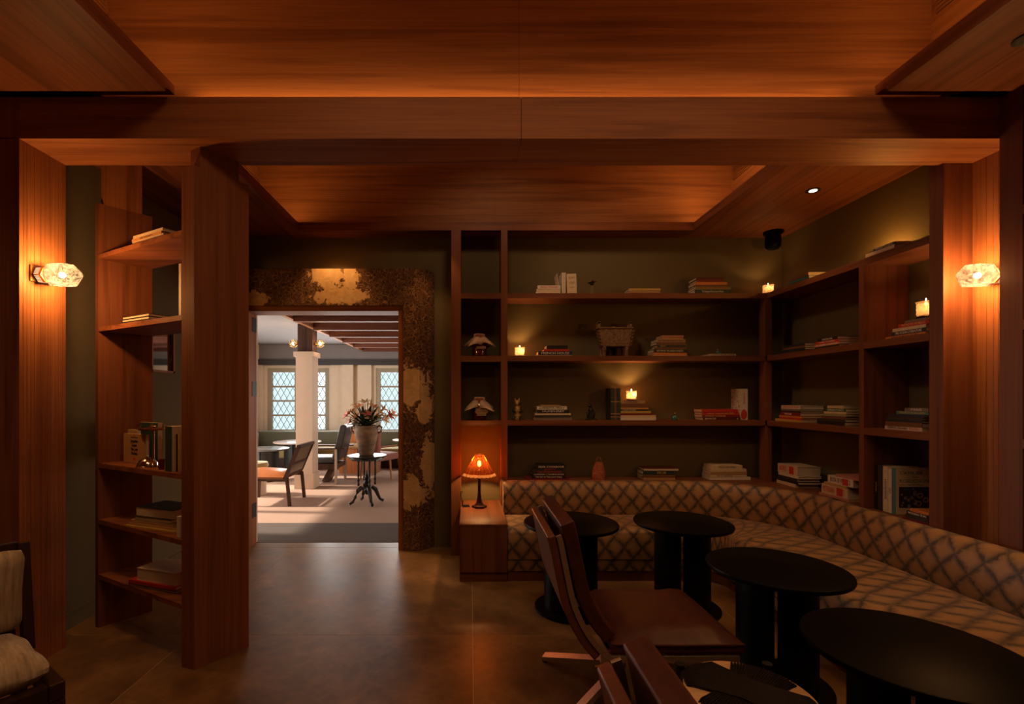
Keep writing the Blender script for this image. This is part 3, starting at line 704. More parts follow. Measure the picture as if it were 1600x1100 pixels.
# ------------------------------------------------------------------ leather swivel chairs
def swivel_chair(label, ox, oy, grp):
    t = thing('swivel_chair', label, 'chair', (.98 + ox, 2.55 + oy, 0), 0, grp)
    pf = [(-.575, .895), (-.56, .85), (-.53, .70), (-.494, .55), (-.43, .42), (-.36, .335)]     # back curve x,z
    def smooth_curve(p, n=14):
        out = []
        for i in range(len(p) - 1):
            p0, p1, p2, p3 = p[max(i - 1, 0)], p[i], p[i + 1], p[min(i + 2, len(p) - 1)]
            for k in range(3):
                f = k / 3; out.append(tuple(.5 * ((2 * p1[c]) + (-p0[c] + p2[c]) * f + (2 * p0[c] - 5 * p1[c] + 4 * p2[c] - p3[c]) * f * f + (-p0[c] + 3 * p1[c] - 3 * p2[c] + p3[c]) * f ** 3) for c in (0, 1)))
        out.append(p[-1]); return out
    cu = smooth_curve(pf)
    def offset(c, d):
        o_ = []
        for i, (x, z) in enumerate(c):
            a, b = c[max(i - 1, 0)], c[min(i + 1, len(c) - 1)]; tx, tz = b[0] - a[0], b[1] - a[1]; l = sqrt(tx * tx + tz * tz); o_.append((x - tz / l * d, z + tx / l * d))
        return o_
    def slab(d0, d1, y0, y1, name, mat, bev, c=cu, dz=0):
        a, b = offset(c, d0), offset(c, d1)
        if dz: a = [(x, z + dz) for x, z in a]; b = [(x, z + dz) for x, z in b]
        bb_ = B(); n_ = len(a); NY = 6
        ys = [y0 + (y1 - y0) * k / NY for k in range(NY + 1)]
        rows = []
        for yy in ys: rows.append([(x, yy, z) for x, z in a] + [(x, yy, z) for x, z in reversed(b)])
        bb_.grid(rows, closed=True); m_ = len(rows[0])
        bb_.f += [tuple(range(m_)), tuple(NY * m_ + k for k in reversed(range(m_)))]
        return bb_.obj(name, mat, t, bevel=bev, seg=3, smooth=True)
    slab(-.050, -.012, -.305, .305, 'back_shell', leather_side, .012)
    slab(.018, .085, -.30, .30, 'back_cushion', leather, .02, dz=.03)
    for sy in (-1, 1):
        slab(-.010, .016, sy * .306 - .006, sy * .306 + .006, 'side_rail', steel, .001, c=cu[1:] + [(-.30, .29)])
        sb = B().tube([(x, sy * .300, z) for x, z in offset(cu, -.047)], .0045, 6).obj('piping', leather_side, t, smooth=True)
    # seat
    rows = []
    for i in range(11):
        r = []
        for j in range(11):
            u, v = -1 + i / 5, -1 + j / 5; h = (1 - abs(u) ** 6) * (1 - abs(v) ** 6)
            r.append((-.01 + .31 * u, .31 * v, .375 + .05 * h ** .5 + .006 * sin(9 * u + 2 * v) * (abs(v) > .7)))
        rows.append(r)
    bt = [[(x, y_, .345 - .0 * z) for x, y_, z in r] for r in rows]
    g = B().grid(rows); g.grid(bt)
    k = 11
    for a in range(10):
        g.f.append((a, a + 1, 121 + a + 1, 121 + a)); g.f.append((110 + a, 110 + a + 1, 231 + a + 1, 231 + a))
        g.f.append((a * k, (a + 1) * k, 121 + (a + 1) * k, 121 + a * k)); g.f.append((a * k + 10, (a + 1) * k + 10, 121 + (a + 1) * k + 10, 121 + a * k + 10))
    g.obj('seat_cushion', leather, t, smooth=True)
    B().tube([(-.30, -.312, .38), (.0, -.316, .378), (.30, -.312, .38)], .004, 6).obj('piping', leather, t)
    B().box(-.33, .29, -.30, .30, .325, .343).obj('seat_board', leather_side, t, bevel=.004)
    for sy in (-1, 1): B().box(-.37, .28, sy * .302 - .006, sy * .302 + .006, .292, .324).obj('seat_rail', steel, t, bevel=.001)
    B().box(-.05, .05, -.3, .3, .30, .324).obj('cross_bar', steel, t)
    B().lathe([(.028, .14), (.028, .30)], 16, (-.18, -.05, 0)).obj('column', steel, t, smooth=True)
    for (fx, fy) in ((-.55, .24), (.15, .22), (-.55, -.35), (.15, -.33)):
        B().bar((-.18, -.05, .160), (fx, fy, .028), .026, .045).obj('foot', steel, t)
        B().lathe([(.012, 0), (.012, .018)], 10, (fx, fy, 0)).obj('glide', blackm, t)
    return t
swivel_chair('dark brown leather swivel chair in full view before the tables', 0, 0, 'brown leather swivel chairs')
swivel_chair('dark brown leather swivel chair at bottom edge, only backrest top showing', -.055, -1.68, 'brown leather swivel chairs')

# ------------------------------------------------------------------ woven stool
t = thing('woven_stool', 'round black stool with woven cord seat over pale wood', 'stool', (1.01, 1.74, 0))
cord = plain('dark_cord', (.013, .009, .008), .6, spec=.2, var=.5, scale=120); pale = wood('pale_ash', 0, (.60, .34, .14), (.80, .50, .24), .45)
B().lathe([(.19, .425), (.218, .43), (.225, .445), (.218, .458), (1e-4, .462)], 48).obj('seat', pale, t, smooth=True)
for bi in range(2):
    ang = radians(45 + 90 * bi)
    for k in range(-11, 12):
        q = k / 11
        pts = []
        for s_ in range(13):
            f = -1 + s_ / 6
            wd = .068 + .044 * abs(f)
            x = f * .232 * sqrt(max(0, 1 - (q * .60) ** 2 * abs(f))); yv = q * wd
            z = .466 + (.006 if bi else 0) * (1 - abs(f)) - (0.016 if abs(f) > .99 else 0)
            pts.append((x * cos(ang) - yv * sin(ang), x * sin(ang) + yv * cos(ang), z))
        B().tube(pts, .0050, 5).obj('cord_strand', cord, t, smooth=True)
for k in range(4):
    a = radians(45 + 90 * k + 0)
    B().lathe([(.017, 0), (.017, .462), (.019, .463), (.019, .472), (1e-4, .473)], 16, (cos(a) * .247, sin(a) * .247, 0)).obj('leg', blackm, t, smooth=True)
B().tube([(cos(radians(a)) * .245, sin(radians(a)) * .245, .16) for a in (45, 225)], .009).obj('stretcher', blackm, t); B().tube([(cos(radians(a)) * .245, sin(radians(a)) * .245, .18) for a in (135, 315)], .009).obj('stretcher', blackm, t)

# ------------------------------------------------------------------ armchair bottom left
lin = None
def linen():
    m, nt, b = newmat('striped_linen')
    n = N(nt, 'ShaderNodeTexNoise', i_Scale=1.0, i_Detail=6.0, i_Roughness=.7); nt.links.new(mapped(nt, (8, 60, 5)), n.inputs['Vector'])
    nt.links.new(ramp(nt, n.outputs[0], [(.3, (.22, .165, .11)), (.5, (.38, .30, .205)), (.7, (.52, .42, .29))]), b.inputs['Base Color']); b.inputs['Roughness'].default_value = .85
    bp = N(nt, 'ShaderNodeBump', i_Strength=.3, i_Distance=.003); nt.links.new(n.outputs[0], bp.inputs['Height']); nt.links.new(bp.outputs[0], b.inputs['Normal']); return m
lin = linen()
fr = atan2(-.57, .82)
C0 = Vector((-1.66, 1.97)); Fd = Vector((cos(fr), sin(fr))); Wd = Vector((Fd.y, -Fd.x))   # Wd points toward camera-left side
cen = C0 - Fd * .30 + Wd * .33
t = thing('armchair', 'dark wood lounge chair with striped beige cushions at bottom left', 'chair', (cen.x, cen.y, 0), fr)
# local: x forward, y left(+)/right(-); corner C0 is at (+.30,+.33)
B().box(-.26, .30, .275, .33, .30, .372).obj('side_rail', darkwoodx, t, bevel=.006); B().box(-.26, .30, -.33, -.275, .30, .372).obj('side_rail', darkwoodx, t, bevel=.006)
B().box(.245, .30, -.275, .275, .30, .372).obj('front_rail', darkwood, t, bevel=.006)
for sy in (-1, 1):
    B().box(.245, .30, sy * .302 - .028, sy * .302 + .028, 0, .30).obj('leg', darkwood, t, bevel=.004)
    B().bar((-.235, sy * .302, .30), (-.26, sy * .302, 0), .055, .05).obj('leg', darkwood, t, bevel=.004)
    B().bar((-.225, sy * .330, .34), (-.315, sy * .330, .835), .055, .045).obj('back_post', darkwood, t, bevel=.006)
B().bar((-.313, -.31, .82), (-.313, .31, .82), .05, .03).obj('top_rail', darkwood, t, bevel=.006)
B().extr([(-.26, .36), (-.235, .36), (-.305, .81), (-.33, .81)], -.29, .29).obj('back_panel', darkwood, t)
def pillow(hx, hy, hz, e=3.0, n_=12):
    b = B()
    for sg in (1, -1):
        rows = []
        for i in range(n_ + 1):
            r = []
            for j in range(n_ + 1):
                u, v = -1 + 2 * i / n_, -1 + 2 * j / n_; h = ((1 - abs(u) ** e) * (1 - abs(v) ** e)) ** .5
                k = 1 - .04 * (1 - abs(u)) * abs(v)
                r.append((hx * u * (1 - .03 * (1 - abs(v)) - .07 * abs(v) ** 8), hy * v * (1 - .03 * (1 - abs(u)) - .05 * abs(u) ** 8), sg * (hz * .12 + hz * .88 * h) + .003 * sin(7 * u + 5 * v)))
            rows.append(r)
        b.grid(rows)
    m_ = (n_ + 1) ** 2; k = n_ + 1
    for a in range(n_):
        for (p, q) in ((a, a + 1), (n_ * k + a, n_ * k + a + 1), (a * k, (a + 1) * k), (a * k + n_, (a + 1) * k + n_)): b.f.append((p, q, m_ + q, m_ + p))
    return b
pillow(.235, .30, .075, e=5.0).xf(Matrix.Translation((.045, 0, .428))).obj('seat_cushion', lin, t, smooth=True)
pillow(.195, .30, .07, e=5.0).xf(Matrix.Translation((-.155, 0, .660)) @ Matrix.Rotation(radians(-81), 4, 'Y')).obj('back_cushion', lin, t, smooth=True)

# ------------------------------------------------------------------ wall sconces
hexglass = glowglass('crackle_glass', (.034, .035, .034), transp=.55, tcol=(.95, .82, .62), bump=1.0, bs=75)
slotm = emis('bracket_slot_glow', (1, .62, .32), 1.2)
def sconce(x, y, z, s, label, power=28):
    t = thing('wall_sconce', label, 'lamp', (x, y, z), group='faceted glass wall sconces on the portal piers')
    def hexp(r): return [(r * cos(a), r * sin(a) * .92) for a in [radians(10 + 60 * k) for k in range(6)]]
    def ring(xx, r): return [(s * xx, p[0], p[1]) for p in hexp(r)]
    b = B(); b.grid([ring(0, .052), ring(.055, .052)], closed=True); b.obj('bracket_shell', brass, t, solid=.003)
    for k in range(6):
        a0, a1 = radians(10 + 60 * k), radians(70 + 60 * k)
        for q in range(5):
            f = .14 + .18 * q; r = .0535
            p = (r * (cos(a0) * (1 - f) + cos(a1) * f), r * .92 * (sin(a0) * (1 - f) + sin(a1) * f)); f2 = f + .07; p2 = (r * (cos(a0) * (1 - f2) + cos(a1) * f2), r * .92 * (sin(a0) * (1 - f2) + sin(a1) * f2))
            B().grid([[(s * .015, p[0], p[1]), (s * .042, p[0], p[1])], [(s * .015, p2[0], p2[1]), (s * .042, p2[0], p2[1])]]).obj('slot', slotm, t)
    b = B(); b.lathe([(.05, -.002), (.05, .006)], 6, axis='x') if False else None
    B().box(min(0, s * .008), max(0, s * .008), -.06, .06, -.045, .045).obj('back_plate', brass, t)
    g = B(); rs = [(.048, .034), (.090, .077), (.176, .079), (.240, .022)]
    g.grid([ring(a, r) for a, r in rs], closed=True)
    n_ = len(g.v); g.f.append(tuple(range(n_ - 6, n_))); g.f.append(tuple(range(6)))
    g.obj('glass_shade', hexglass, t)
    sphere(.017, (s * .135, 0, 0)).obj('bulb', filament, t, smooth=True)
    light('sconce_light', 'POINT', (x + s * .135, y, z), power, (1, .53, .21), .035)
sconce(-2.486, 2.765, 2.238, 1, 'faceted glass wall sconce on the left pier')
sconce(3.055, 2.765, 2.236, -1, 'faceted glass wall sconce on the right pier')

sconce(-3.6, -1.4, 2.24, 1, 'added fill sconce, unseen on the near left wall behind the camera', 12)  # copies of the pier sconces, added behind the camera as fill light
sconce(3.34, -1.4, 2.24, -1, 'added fill sconce, unseen on the near right wall behind the camera', 12)
for (x, y, p) in ((-.7, .95, 26), (.5, .95, 22), (1.6, .95, 26)):  # added lamps, out of view, that light the beam front and floor
    spot_t = thing('added_recess_light', {-.7: 'left', .5: 'middle', 1.6: 'right'}[x] + ' added fill lamp, unseen in the top of the near ceiling recess', 'light', (x, y, 4.085))
    B().lathe([(.036, .0), (.05, -.002), (.05, .012), (.036, .012)], 20).obj('trim_ring', blackm, spot_t)
    light('downlight_or_fill_spot', 'SPOT', (x, y, 4.0), p, (1, .61, .32), .30, rot=Vector((0, .42, -1)).to_track_quat('-Z', 'Y').to_euler(), spot_size=radians(118), spot_blend=.5)
for (x, y, p, tg) in ((.4, 3.5, 26, (.95, .35, -1)), (.2, 3.4, 16, (.1, .75, -1))):  # added lamps, out of view, that brighten the side and back bookcases
    spot_t = thing('added_recess_light', {.4: 'side-aimed', .2: 'back-aimed'}[x] + ' added fill lamp, unseen in the top of the far ceiling recess', 'light', (x, y, 4.085))
    B().lathe([(.036, .0), (.05, -.002), (.05, .012), (.036, .012)], 20).obj('trim_ring', blackm, spot_t)
    light('downlight_or_fill_spot', 'SPOT', (x, y, 4.0), p, (1, .66, .38), .16, rot=Vector(tg).to_track_quat('-Z', 'Y').to_euler(), spot_size=radians(105), spot_blend=.6)
# ------------------------------------------------------------------ candles
wax = glowglass('ribbed_votive', (.060, .042, .028), transp=.14, tcol=(1, .6, .3))
def candle(x, y, z, label, r=.048, h=.095, power=4.5):
    t = thing('candle', label, 'candle', (x, y, z), group='ribbed votive candles on the shelves')
    pr_ = [(r * .93, 0)]
    for k in range(4): pr_ += [(r * .93, h * (.04 + .22 * k)), (r * 1.0, h * (.13 + .22 * k)), (r * .93, h * (.22 + .22 * k))]
    pr_ += [(r * 1.06, h * .97), (r * 1.06, h), (r * .88, h), (r * .86, h * .93)]
    b = B().lathe(pr_, 24); b.f = b.f[:-2]; b.obj('holder', wax, t, smooth=True)
    B().lathe([(r * .84, h * .04), (r * .84, h * .22), (1e-4, h * .22)], 20).obj('wax_fill', plain('candle_wax', (.9, .62, .38), .5), t, smooth=True)
    B().lathe([(1e-4, h * .74), (.006, h * .82), (.0075, h * .92), (.004, h * 1.10), (1e-4, h * 1.22)], 10).obj('flame', flame_m, t, smooth=True)
    B().tube([(0, 0, h * .2), (0, 0, h * .78)], .0012, 5).obj('wick', blackm, t)
    light('candle_light', 'POINT', (x + .011, y - .011, z + h * .62), power, (1, .50, .16), .012)
d = 4.80
candle((812 - VX) * d / F, d, S2, 'lit votive candle standing alone on second shelf near the left upright')
candle(2.94, 4.74, S1, 'lit votive candle in the corner of the top shelf', power=2.6)

# tealight hidden behind stack on right top shelf
t = thing('tealight', 'small tealight behind the books on the side top shelf', 'candle', (3.10, 3.62, S1 + .001))
B().lathe([(.02, 0), (.021, .016), (.018, .016), (.018, .012), (1e-4, .012)], 16).obj('cup', silver, t, smooth=True); B().lathe([(1e-4, .014), (.004, .020), (1e-4, .034)], 8).obj('flame', flame_m, t)
light('tealight_light', 'POINT', (3.10, 3.62, S1 + .05), 4, (1, .46, .09), .01)

# ------------------------------------------------------------------ table lamp
t = thing('table_lamp', 'small table lamp with scalloped amber glass shade on the cabinet', 'lamp', (.085, 4.60, .482))
B().lathe([(.072, 0), (.072, .018), (.045, .028), (.03, .045), (.022, .08), (.015, .14), (.014, .30), (.020, .31), (.012, .34), (.012, .36)], 6).obj('base', darkwood, t, bevel=.002)
shade_m = glowglass('amber_shade', (.10, .034, .015), transp=.80, tcol=(.95, .52, .24))
scal = glowglass('frosted_scallops', (.5, .30, .18), transp=.1)
zs, ze = .505, .31
b = B(); seg = 48
rows = [[(r * cos(2 * pi * k / seg), r * sin(2 * pi * k / seg), z) for k in range(seg)] for r, z in ((.038, zs), (.085, .43), (.145, .332))]
b.grid(rows, closed=True).obj('lamp_shade', shade_m, t, smooth=True, solid=.0015)
rows = []
for q in range(4):
    f = q / 3; rows.append([((.145 + .013 * f + .004 * cos(24 * 2 * pi * k / 96)) * cos(2 * pi * k / 96), (.145 + .013 * f + .004 * cos(24 * 2 * pi * k / 96)) * sin(2 * pi * k / 96), .332 - .022 * f - .006 * f * abs(cos(12 * 2 * pi * k / 96))) for k in range(96)])
B().grid(rows, closed=True).obj('scalloped_rim', scal, t, smooth=True, solid=.002)
rb_ = B()
for k in range(16): a = 2 * pi * k / 16; B().tube([(.039 * cos(a), .039 * sin(a), zs), (.147 * cos(a), .147 * sin(a), .330)], .0012, 4).obj('rib', brass, t)
B().tube([(.039 * cos(a), .039 * sin(a), zs) for a in [2 * pi * k / 20 for k in range(20)]], .0025, 5, closed=True).obj('top_ring', brass, t)
sphere(.018, (0, 0, .42), sz=1.6).obj('bulb', filament, t, smooth=True)
light('lamp_bulb', 'POINT', (.085, 4.60, .482 + .42), 11, (1, .50, .16), .02)
t = thing('lamp_cable', 'thin dark power cable coiled behind the table lamp', 'cable', (-.06, 4.60, .484))
B().tube([(-.025 + .012 * sin(k * .9), .01 * cos(k), .003 + .15 * sin(pi * k / 16)) for k in range(17)] + [(.03 + .004 * k, .01, .003) for k in range(8)], .003, 6).obj('cord', blackm, t, smooth=True)
B().box(-.01, .05, .015, .05, 0, .018).obj('plug', blackm, t, bevel=.003)

# ------------------------------------------------------------------ jars with cloth covers
jarg = clear('amber_jar_glass', (.75, .42, .2), .14, .05); jam = plain('jar_contents', (.20, .06, .02), .4, var=.4, scale=30); cloth = plain('beige_cloth', (.50, .36, .25), .9, var=.08, bump=.4, scale=150)
labm = plain('jar_label', (.42, .27, .12), .8); inkm = plain('dark_ink', (.02, .012, .01), .7); whitei = plain('white_ink', (.75, .68, .58), .7); redi = plain('red_ink', (.55, .04, .02), .7); goldi = plain('gold_ink', (.65, .40, .12), .5)
def jar(px_, label, zz, seed, lab):
    x = (px_ - VX) * 4.78 / F
    t = thing('preserve_jar', label, 'jar', (x, 4.78, zz), group='cloth-covered jars in the small cells')
    B().lathe([(.058, 0), (.07, .012), (.074, .10), (.066, .15), (.05, .185), (.05, .215), (1e-4, .216)], 24).obj('glass_body', jarg, t, smooth=True)
    B().lathe([(.05, .006), (.064, .014), (.067, .10), (.058, .145), (1e-4, .15)], 20).obj('contents', jam, t, smooth=True)
    r = random.Random(seed); rows = []; seg = 40
    for i, (rr, z) in enumerate([(1e-4, .228), (.045, .228), (.056, .222), (.056, .198), (.066, .19), (.10, .155), (.135, .115)]):
        row = []
        for k in range(seg):
            a = 2 * pi * k / seg; f = max(0, i - 3) / 3; cor = 1 + .42 * f * cos(4 * a + seed) + .10 * f * cos(9 * a); row.append((rr * cor * cos(a), rr * (1 + (cor - 1) * .8) * sin(a) * .8, z + .035 * f * (1 - cor) + .012 * f * sin(7 * a + seed)))
        rows.append(row)
    B().grid(rows, closed=True).obj('cloth_cover', cloth, t, smooth=True, solid=.003)
    B().tube([(.058 * cos(a), .058 * sin(a), .20) for a in [2 * pi * k / 20 for k in range(20)]], .003, 5, closed=True).obj('string', labm, t)
    for (x0, x1, z0, z1) in lab:
        o = B().box(x0, x1, -.079, -.077, z0, z1).obj('label_strip', labm, t)
        B().box(x0 + .008, x1 - .008, -.0798, -.079, (z0 + z1) / 2 - .002, (z0 + z1) / 2 + .002).obj('printed_line', inkm, o)
    return t
jar(749, 'preserve jar under a beige cloth, upper cell of the narrow column', S2, 2, [(-.028, .062, .075, .095)])
jar(749, 'preserve jar under a draped cloth, lower cell of the narrow column', S3, 3.4, [(-.035, .08, .095, .115), (-.04, .08, .07, .092), (-.025, .065, .045, .067)])

# ------------------------------------------------------------------ books
BM = {}
def bmat(nm, col, rough=.55):
    if nm not in BM: BM[nm] = plain('book_' + nm.replace(' ', '_'), col, rough, var=.10, scale=60)
    return BM[nm]
COL = {'cream': (.62, .48, .30), 'white': (.66, .57, .45), 'pale orange': (.55, .26, .09), 'orange': (.60, .20, .045), 'maroon': (.09, .012, .010), 'red': (.50, .030, .015), 'dark red': (.20, .015, .012),
       'olive': (.20, .19, .05), 'dark teal': (.015, .035, .035), 'black': (.012, .011, .011), 'navy': (.018, .022, .045), 'brown': (.16, .065, .025), 'tan': (.40, .23, .10), 'grey': (.20, .15, .12),
       'teal': (.06, .20, .20), 'green': (.03, .14, .04), 'yellow': (.50, .33, .08), 'pink': (.50, .20, .15), 'charcoal': (.035, .028, .024), 'dark green': (.022, .05, .035), 'pale green': (.30, .30, .14)}
ORD = ['topmost', 'second from top', 'third from top', 'fourth from top', 'fifth from top', 'sixth from top', 'seventh from top', 'eighth from top', 'bottom']
def book(loc, L, W_, T_, rz, col, label, group, pages=paper, rot=None, txt=None, tcol=None, tsize=None, fore=False):
    L, W_, T_ = max(L, .02), W_, max(T_, .006)
    m = bmat(col, COL[col]); ct = min(.0025, T_ * .18)
    b = B().box(-L / 2, L / 2, -W_ / 2, W_ / 2, 0, ct).box(-L / 2, L / 2, -W_ / 2, W_ / 2, T_ - ct, T_)
    if not fore: b.box(-L / 2, L / 2, -W_ / 2, -W_ / 2 + .003, ct, T_ - ct)
    else: b.box(-L / 2, L / 2, W_ / 2 - .003, W_ / 2, ct, T_ - ct)
    o = b.obj('book', m); o.location = loc; o.rotation_euler = rot if rot else (0, 0, rz)
    tag(o, label, 'book', group)
    B().box(-L / 2 + .003, L / 2 - .003, -W_ / 2 + .003, W_ / 2 - .003, ct, T_ - ct).obj('pages', pages, o)
    if txt:
        for q in (txt if isinstance(txt, list) else [(txt, 0, .8)]):
            s_, cx_, wf = q[0], q[1], q[2]; mt = q[3] if len(q) > 3 else tcol
            sz = min(T_ * .85, 10) if tsize is None else tsize
            wd = sz * .58 * len(s_); target = L * wf
            text(o, s_, sz, (cx_ * L, -W_ / 2 - .0006, T_ / 2), (pi / 2, 0, 0), mt or whitei, name='spine_lettering', sx=min(1.6, target / wd))
    return o
def ordn(i, n_): return 'only' if n_ == 1 else (ORD[i] if i < n_ - 1 else 'bottom')
def lab_of(cname, i, n_, where, extra=''):
    o_ = ordn(i, n_)
    return ('%s book, %s of stack %s' % (cname, o_, where)) if n_ > 1 else '%s book lying %s' % (cname, where)
RN = random.Random(11)
def stack_back(items, zs_, where, group, d=4.74, W_=.17, fores=()):
    """items from top to bottom: (x0, x1, px thickness, colour, text, text material)"""
    n_ = len(items); z = zs_; out = []
    for i in range(n_ - 1, -1, -1):
        it = items[i]; x0, x1, th, cn_ = it[:4]; X0, X1 = (x0 - VX) * d / F, (x1 - VX) * d / F; T_ = th * d / F
        o = book(((X0 + X1) / 2, d + W_ / 2 + RN.uniform(-.003, .003), z), X1 - X0, W_, T_ - .0006, RN.uniform(-.012, .012) * (0 if n_ == 1 else 1), cn_, lab_of(cn_, i, n_, where), group,
                 txt=it[4] if len(it) > 4 else None, tcol=it[5] if len(it) > 5 else None, fore=i in fores, pages=paper)
        z += T_
    return z
def stack_side(items, zs_, where, group, X=2.93, W_=.21, tilt=0):
    n_ = len(items); z = zs_
    for i in range(n_ - 1, -1, -1):
        it = items[i]; x0, x1, th, cn_ = it[:4]; d1, d2 = X * F / (x0 - VX), X * F / (x1 - VX); dm = (d1 + d2) / 2; T_ = th * dm / F
        L_ = d1 - d2
        book((X + W_ / 2 + RN.uniform(0, .004), dm, z), L_, W_, T_ - .0006, -pi / 2 + RN.uniform(-.015, .015), cn_, lab_of(cn_, i, n_, where), group, txt=it[4] if len(it) > 4 else None, tcol=it[5] if len(it) > 5 else None)
        z += T_
    return z
# top shelf
stack_back([(840, 875.5, 6, 'white', 'ENZO FERRARI', redi), (838, 876, 5, 'cream'), (837, 876, 4, 'white', 'TRAVEL', redi)], S1, 'beside the white standing magazines', 'books stacked on the back top shelf')
stack_back([(983, 1032, 3.4, 'yellow'), (983, 1031.5, 3.4, 'tan'), (982.5, 1032, 3.4, 'brown')], S1, 'in the middle of the top shelf', 'books stacked on the back top shelf')
stack_back([(1088, 1131, 3.8, 'maroon'), (1089, 1131, 3.8, 'dark red'), (1087, 1136, 4.3, 'orange'), (1088, 1138, 3, 'brown'), (1087, 1142, 4.2, 'olive', 'AMERICAN LIGHTNING', redi), (1086, 1142, 5.8, 'dark teal', 'The Endangered Environmental Alliance', whitei), (1085, 1148, 2.6, 'black', [('BLACK & WHITE', -.25, .38)])], S1, 'under the corner speaker', 'books stacked on the back top shelf')
# second shelf
stack_back([(854, 887, 6, 'black'), (850, 889, 3.4, 'red'), (841, 894, 6, 'navy', 'FRENCH HOUSE', whitei), (837, 894, 2.2, 'tan')], S2, 'right of the lone shelf candle', 'books stacked on the second shelf')
stack_back([(1035, 1068, 2.8, 'pink'), (1034.5, 1067.5, 3.2, 'pale orange'), (1027, 1071, 4.8, 'tan', 'MY WANDERING WAY', inkm), (1026, 1072, 4, 'brown'), (1027, 1071, 4.2, 'charcoal', [('THE FLY', -.3, .22, goldi)]), (1023, 1073, 2.8, 'brown'), (1021.5, 1072, 5, 'black', 'KATE SPENCER  THE GARDEN COOKBOOK', whitei), (1021, 1073.5, 3.2, 'orange'), (1020, 1074, 3.2, 'pale orange')], S2, 'right of the bronze vessel', 'books stacked on the second shelf')
ztop = stack_back([(1109, 1150, 4.4, 'cream', 'OXYMORONS', inkm)], S2, 'flat under a tiny figurine on the second shelf', 'books stacked on the second shelf')
# third shelf
stack_back([(845, 876, 2, 'tan'), (839, 886, 5.4, 'white', 'CAREFUL WAY', inkm), (839.5, 889.5, 5, 'black', 'HUMPHREY', whitei), (836, 892, 3.4, 'cream'), (836, 891, 3.2, 'charcoal'), (834, 893.5, 4.6, 'grey')], S3, 'right of the carved bear figurine', 'books stacked on the third shelf')
zc = stack_back([(970, 1008, 4.6, 'tan', [('THE SPEECHES', -.08, .6)], inkm), (970, 1011, 6.6, 'brown'), (970, 1013, 2.4, 'pale orange'), (970, 1013, 2.6, 'black', [('COOKING FOR FAMILY', -.2, .5)]), (969.8, 1017, 3.6, 'yellow'), (969.8, 1021, 3, 'dark red'), (969.8, 1025, 3.8, 'cream'), (969.8, 1025, 4, 'white')], S3, 'under the third-shelf candle', 'books stacked on the third shelf')
candle((986.5 - VX) * 4.80 / F, 4.80, zc, 'lit votive candle on top of the third-shelf book stack', power=6)
for k in range(5):
    x = (954 + 3.1 * (k + .5) - VX) * 4.74 / F
    o = book((x + .0095, 4.74 + .085, S3), .315, .17, .0185, 0, ['charcoal', 'dark green', 'brown', 'charcoal', 'dark green'][k], '%s upright volume, %s of five left of the candle stack' % (['charcoal', 'dark green', 'brown', 'charcoal', 'dark green'][k], ['first', 'second', 'middle', 'fourth', 'last'][k]), 'upright volumes by the candle stack', rot=(0, -pi / 2, 0))
    o.location.z = S3 + .158
    for q in (-.13, -.10, .02): B().box(q, q + .006, -.0856, -.085, .002, .0165).obj('gilt_band', goldi, o)
stack_back([(1096, 1153, 4.6, 'red'), (1097, 1155, 4, 'red', 'GREAT ITALIAN RECIPES', goldi), (1097, 1156, 4, 'dark red', [('WORLD TAVERNS', -.15, .5)], goldi), (1098, 1157, 4.4, 'maroon', [('BROWN CUP', -.3, .25), ('8', .42, .04)], whitei)], S3, 'of red volumes, third shelf', 'books stacked on the third shelf')
x = (1155 - VX) * 4.80 / F
o = book((x + .077, 4.83 + .04, S3 + .155), .31, .17, .077, 0, 'white', 'white spotted thick book standing upright behind the red stack', 'books standing on the third shelf', rot=(0, -pi / 2, 0))
for k in range(40):
    a, b_ = RN.uniform(-.15, .15), RN.uniform(-.078, .07)
    B().box(a - .006, a + .006, b_ - .004, b_ + .004, .0769, .0778).obj('printed_spot', [inkm, redi][k % 3 == 0], o)
B().lathe([(.05, 0), (.05, .001)], 20).xf(Matrix.Translation((-.10, -.0855, .038)) @ Matrix.Rotation(pi / 2, 4, 'X') @ Matrix.Diagonal((1, .62, 1, 1))).obj('red_emblem', redi, o)
text(o, 'TAPAS', .026, (.06, -.0862, .038), (pi / 2, pi, 0), redi, name='spine_lettering', sx=1.4)
# fourth shelf
stack_back([(839, 884, 5, 'black', 'BEAR COOKBOOK', whitei), (838, 880, 3.4, 'navy', 'SECRETS', redi), (833, 883, 4, 'charcoal', 'THE RIVER HOUSE', redi), (831, 884, 4, 'black', 'GARDEN COMPANION', whitei), (830, 884.5, 4, 'black', 'THE ART OF THE LONG TABLE', whitei), (822, 890, 2.4, 'dark red')], S4, 'left of the wicker lantern', 'books stacked on the bottom shelf')
stack_back([(1006, 1061, 4, 'maroon'), (1005, 1053, 6, 'dark teal', [('STILL LIFE', .1, .4)], goldi), (1004, 1055, 4, 'brown'), (1005, 1055, 4, 'tan')], S4, 'right of the wicker lantern', 'books stacked on the bottom shelf', fores=(0,))
stack_back([(1112, 1160, 5.6, 'cream', 'A Picnic in the Gardens', inkm), (1110, 1166, 4.4, 'cream'), (1110, 1167, 4.4, 'tan'), (1109, 1167, 4, 'cream', [('Atlas of Trees & Birds', -.1, .6)], inkm), (1109, 1173, 4.4, 'white')], S4, 'of cream volumes by the corner', 'books stacked on the bottom shelf')
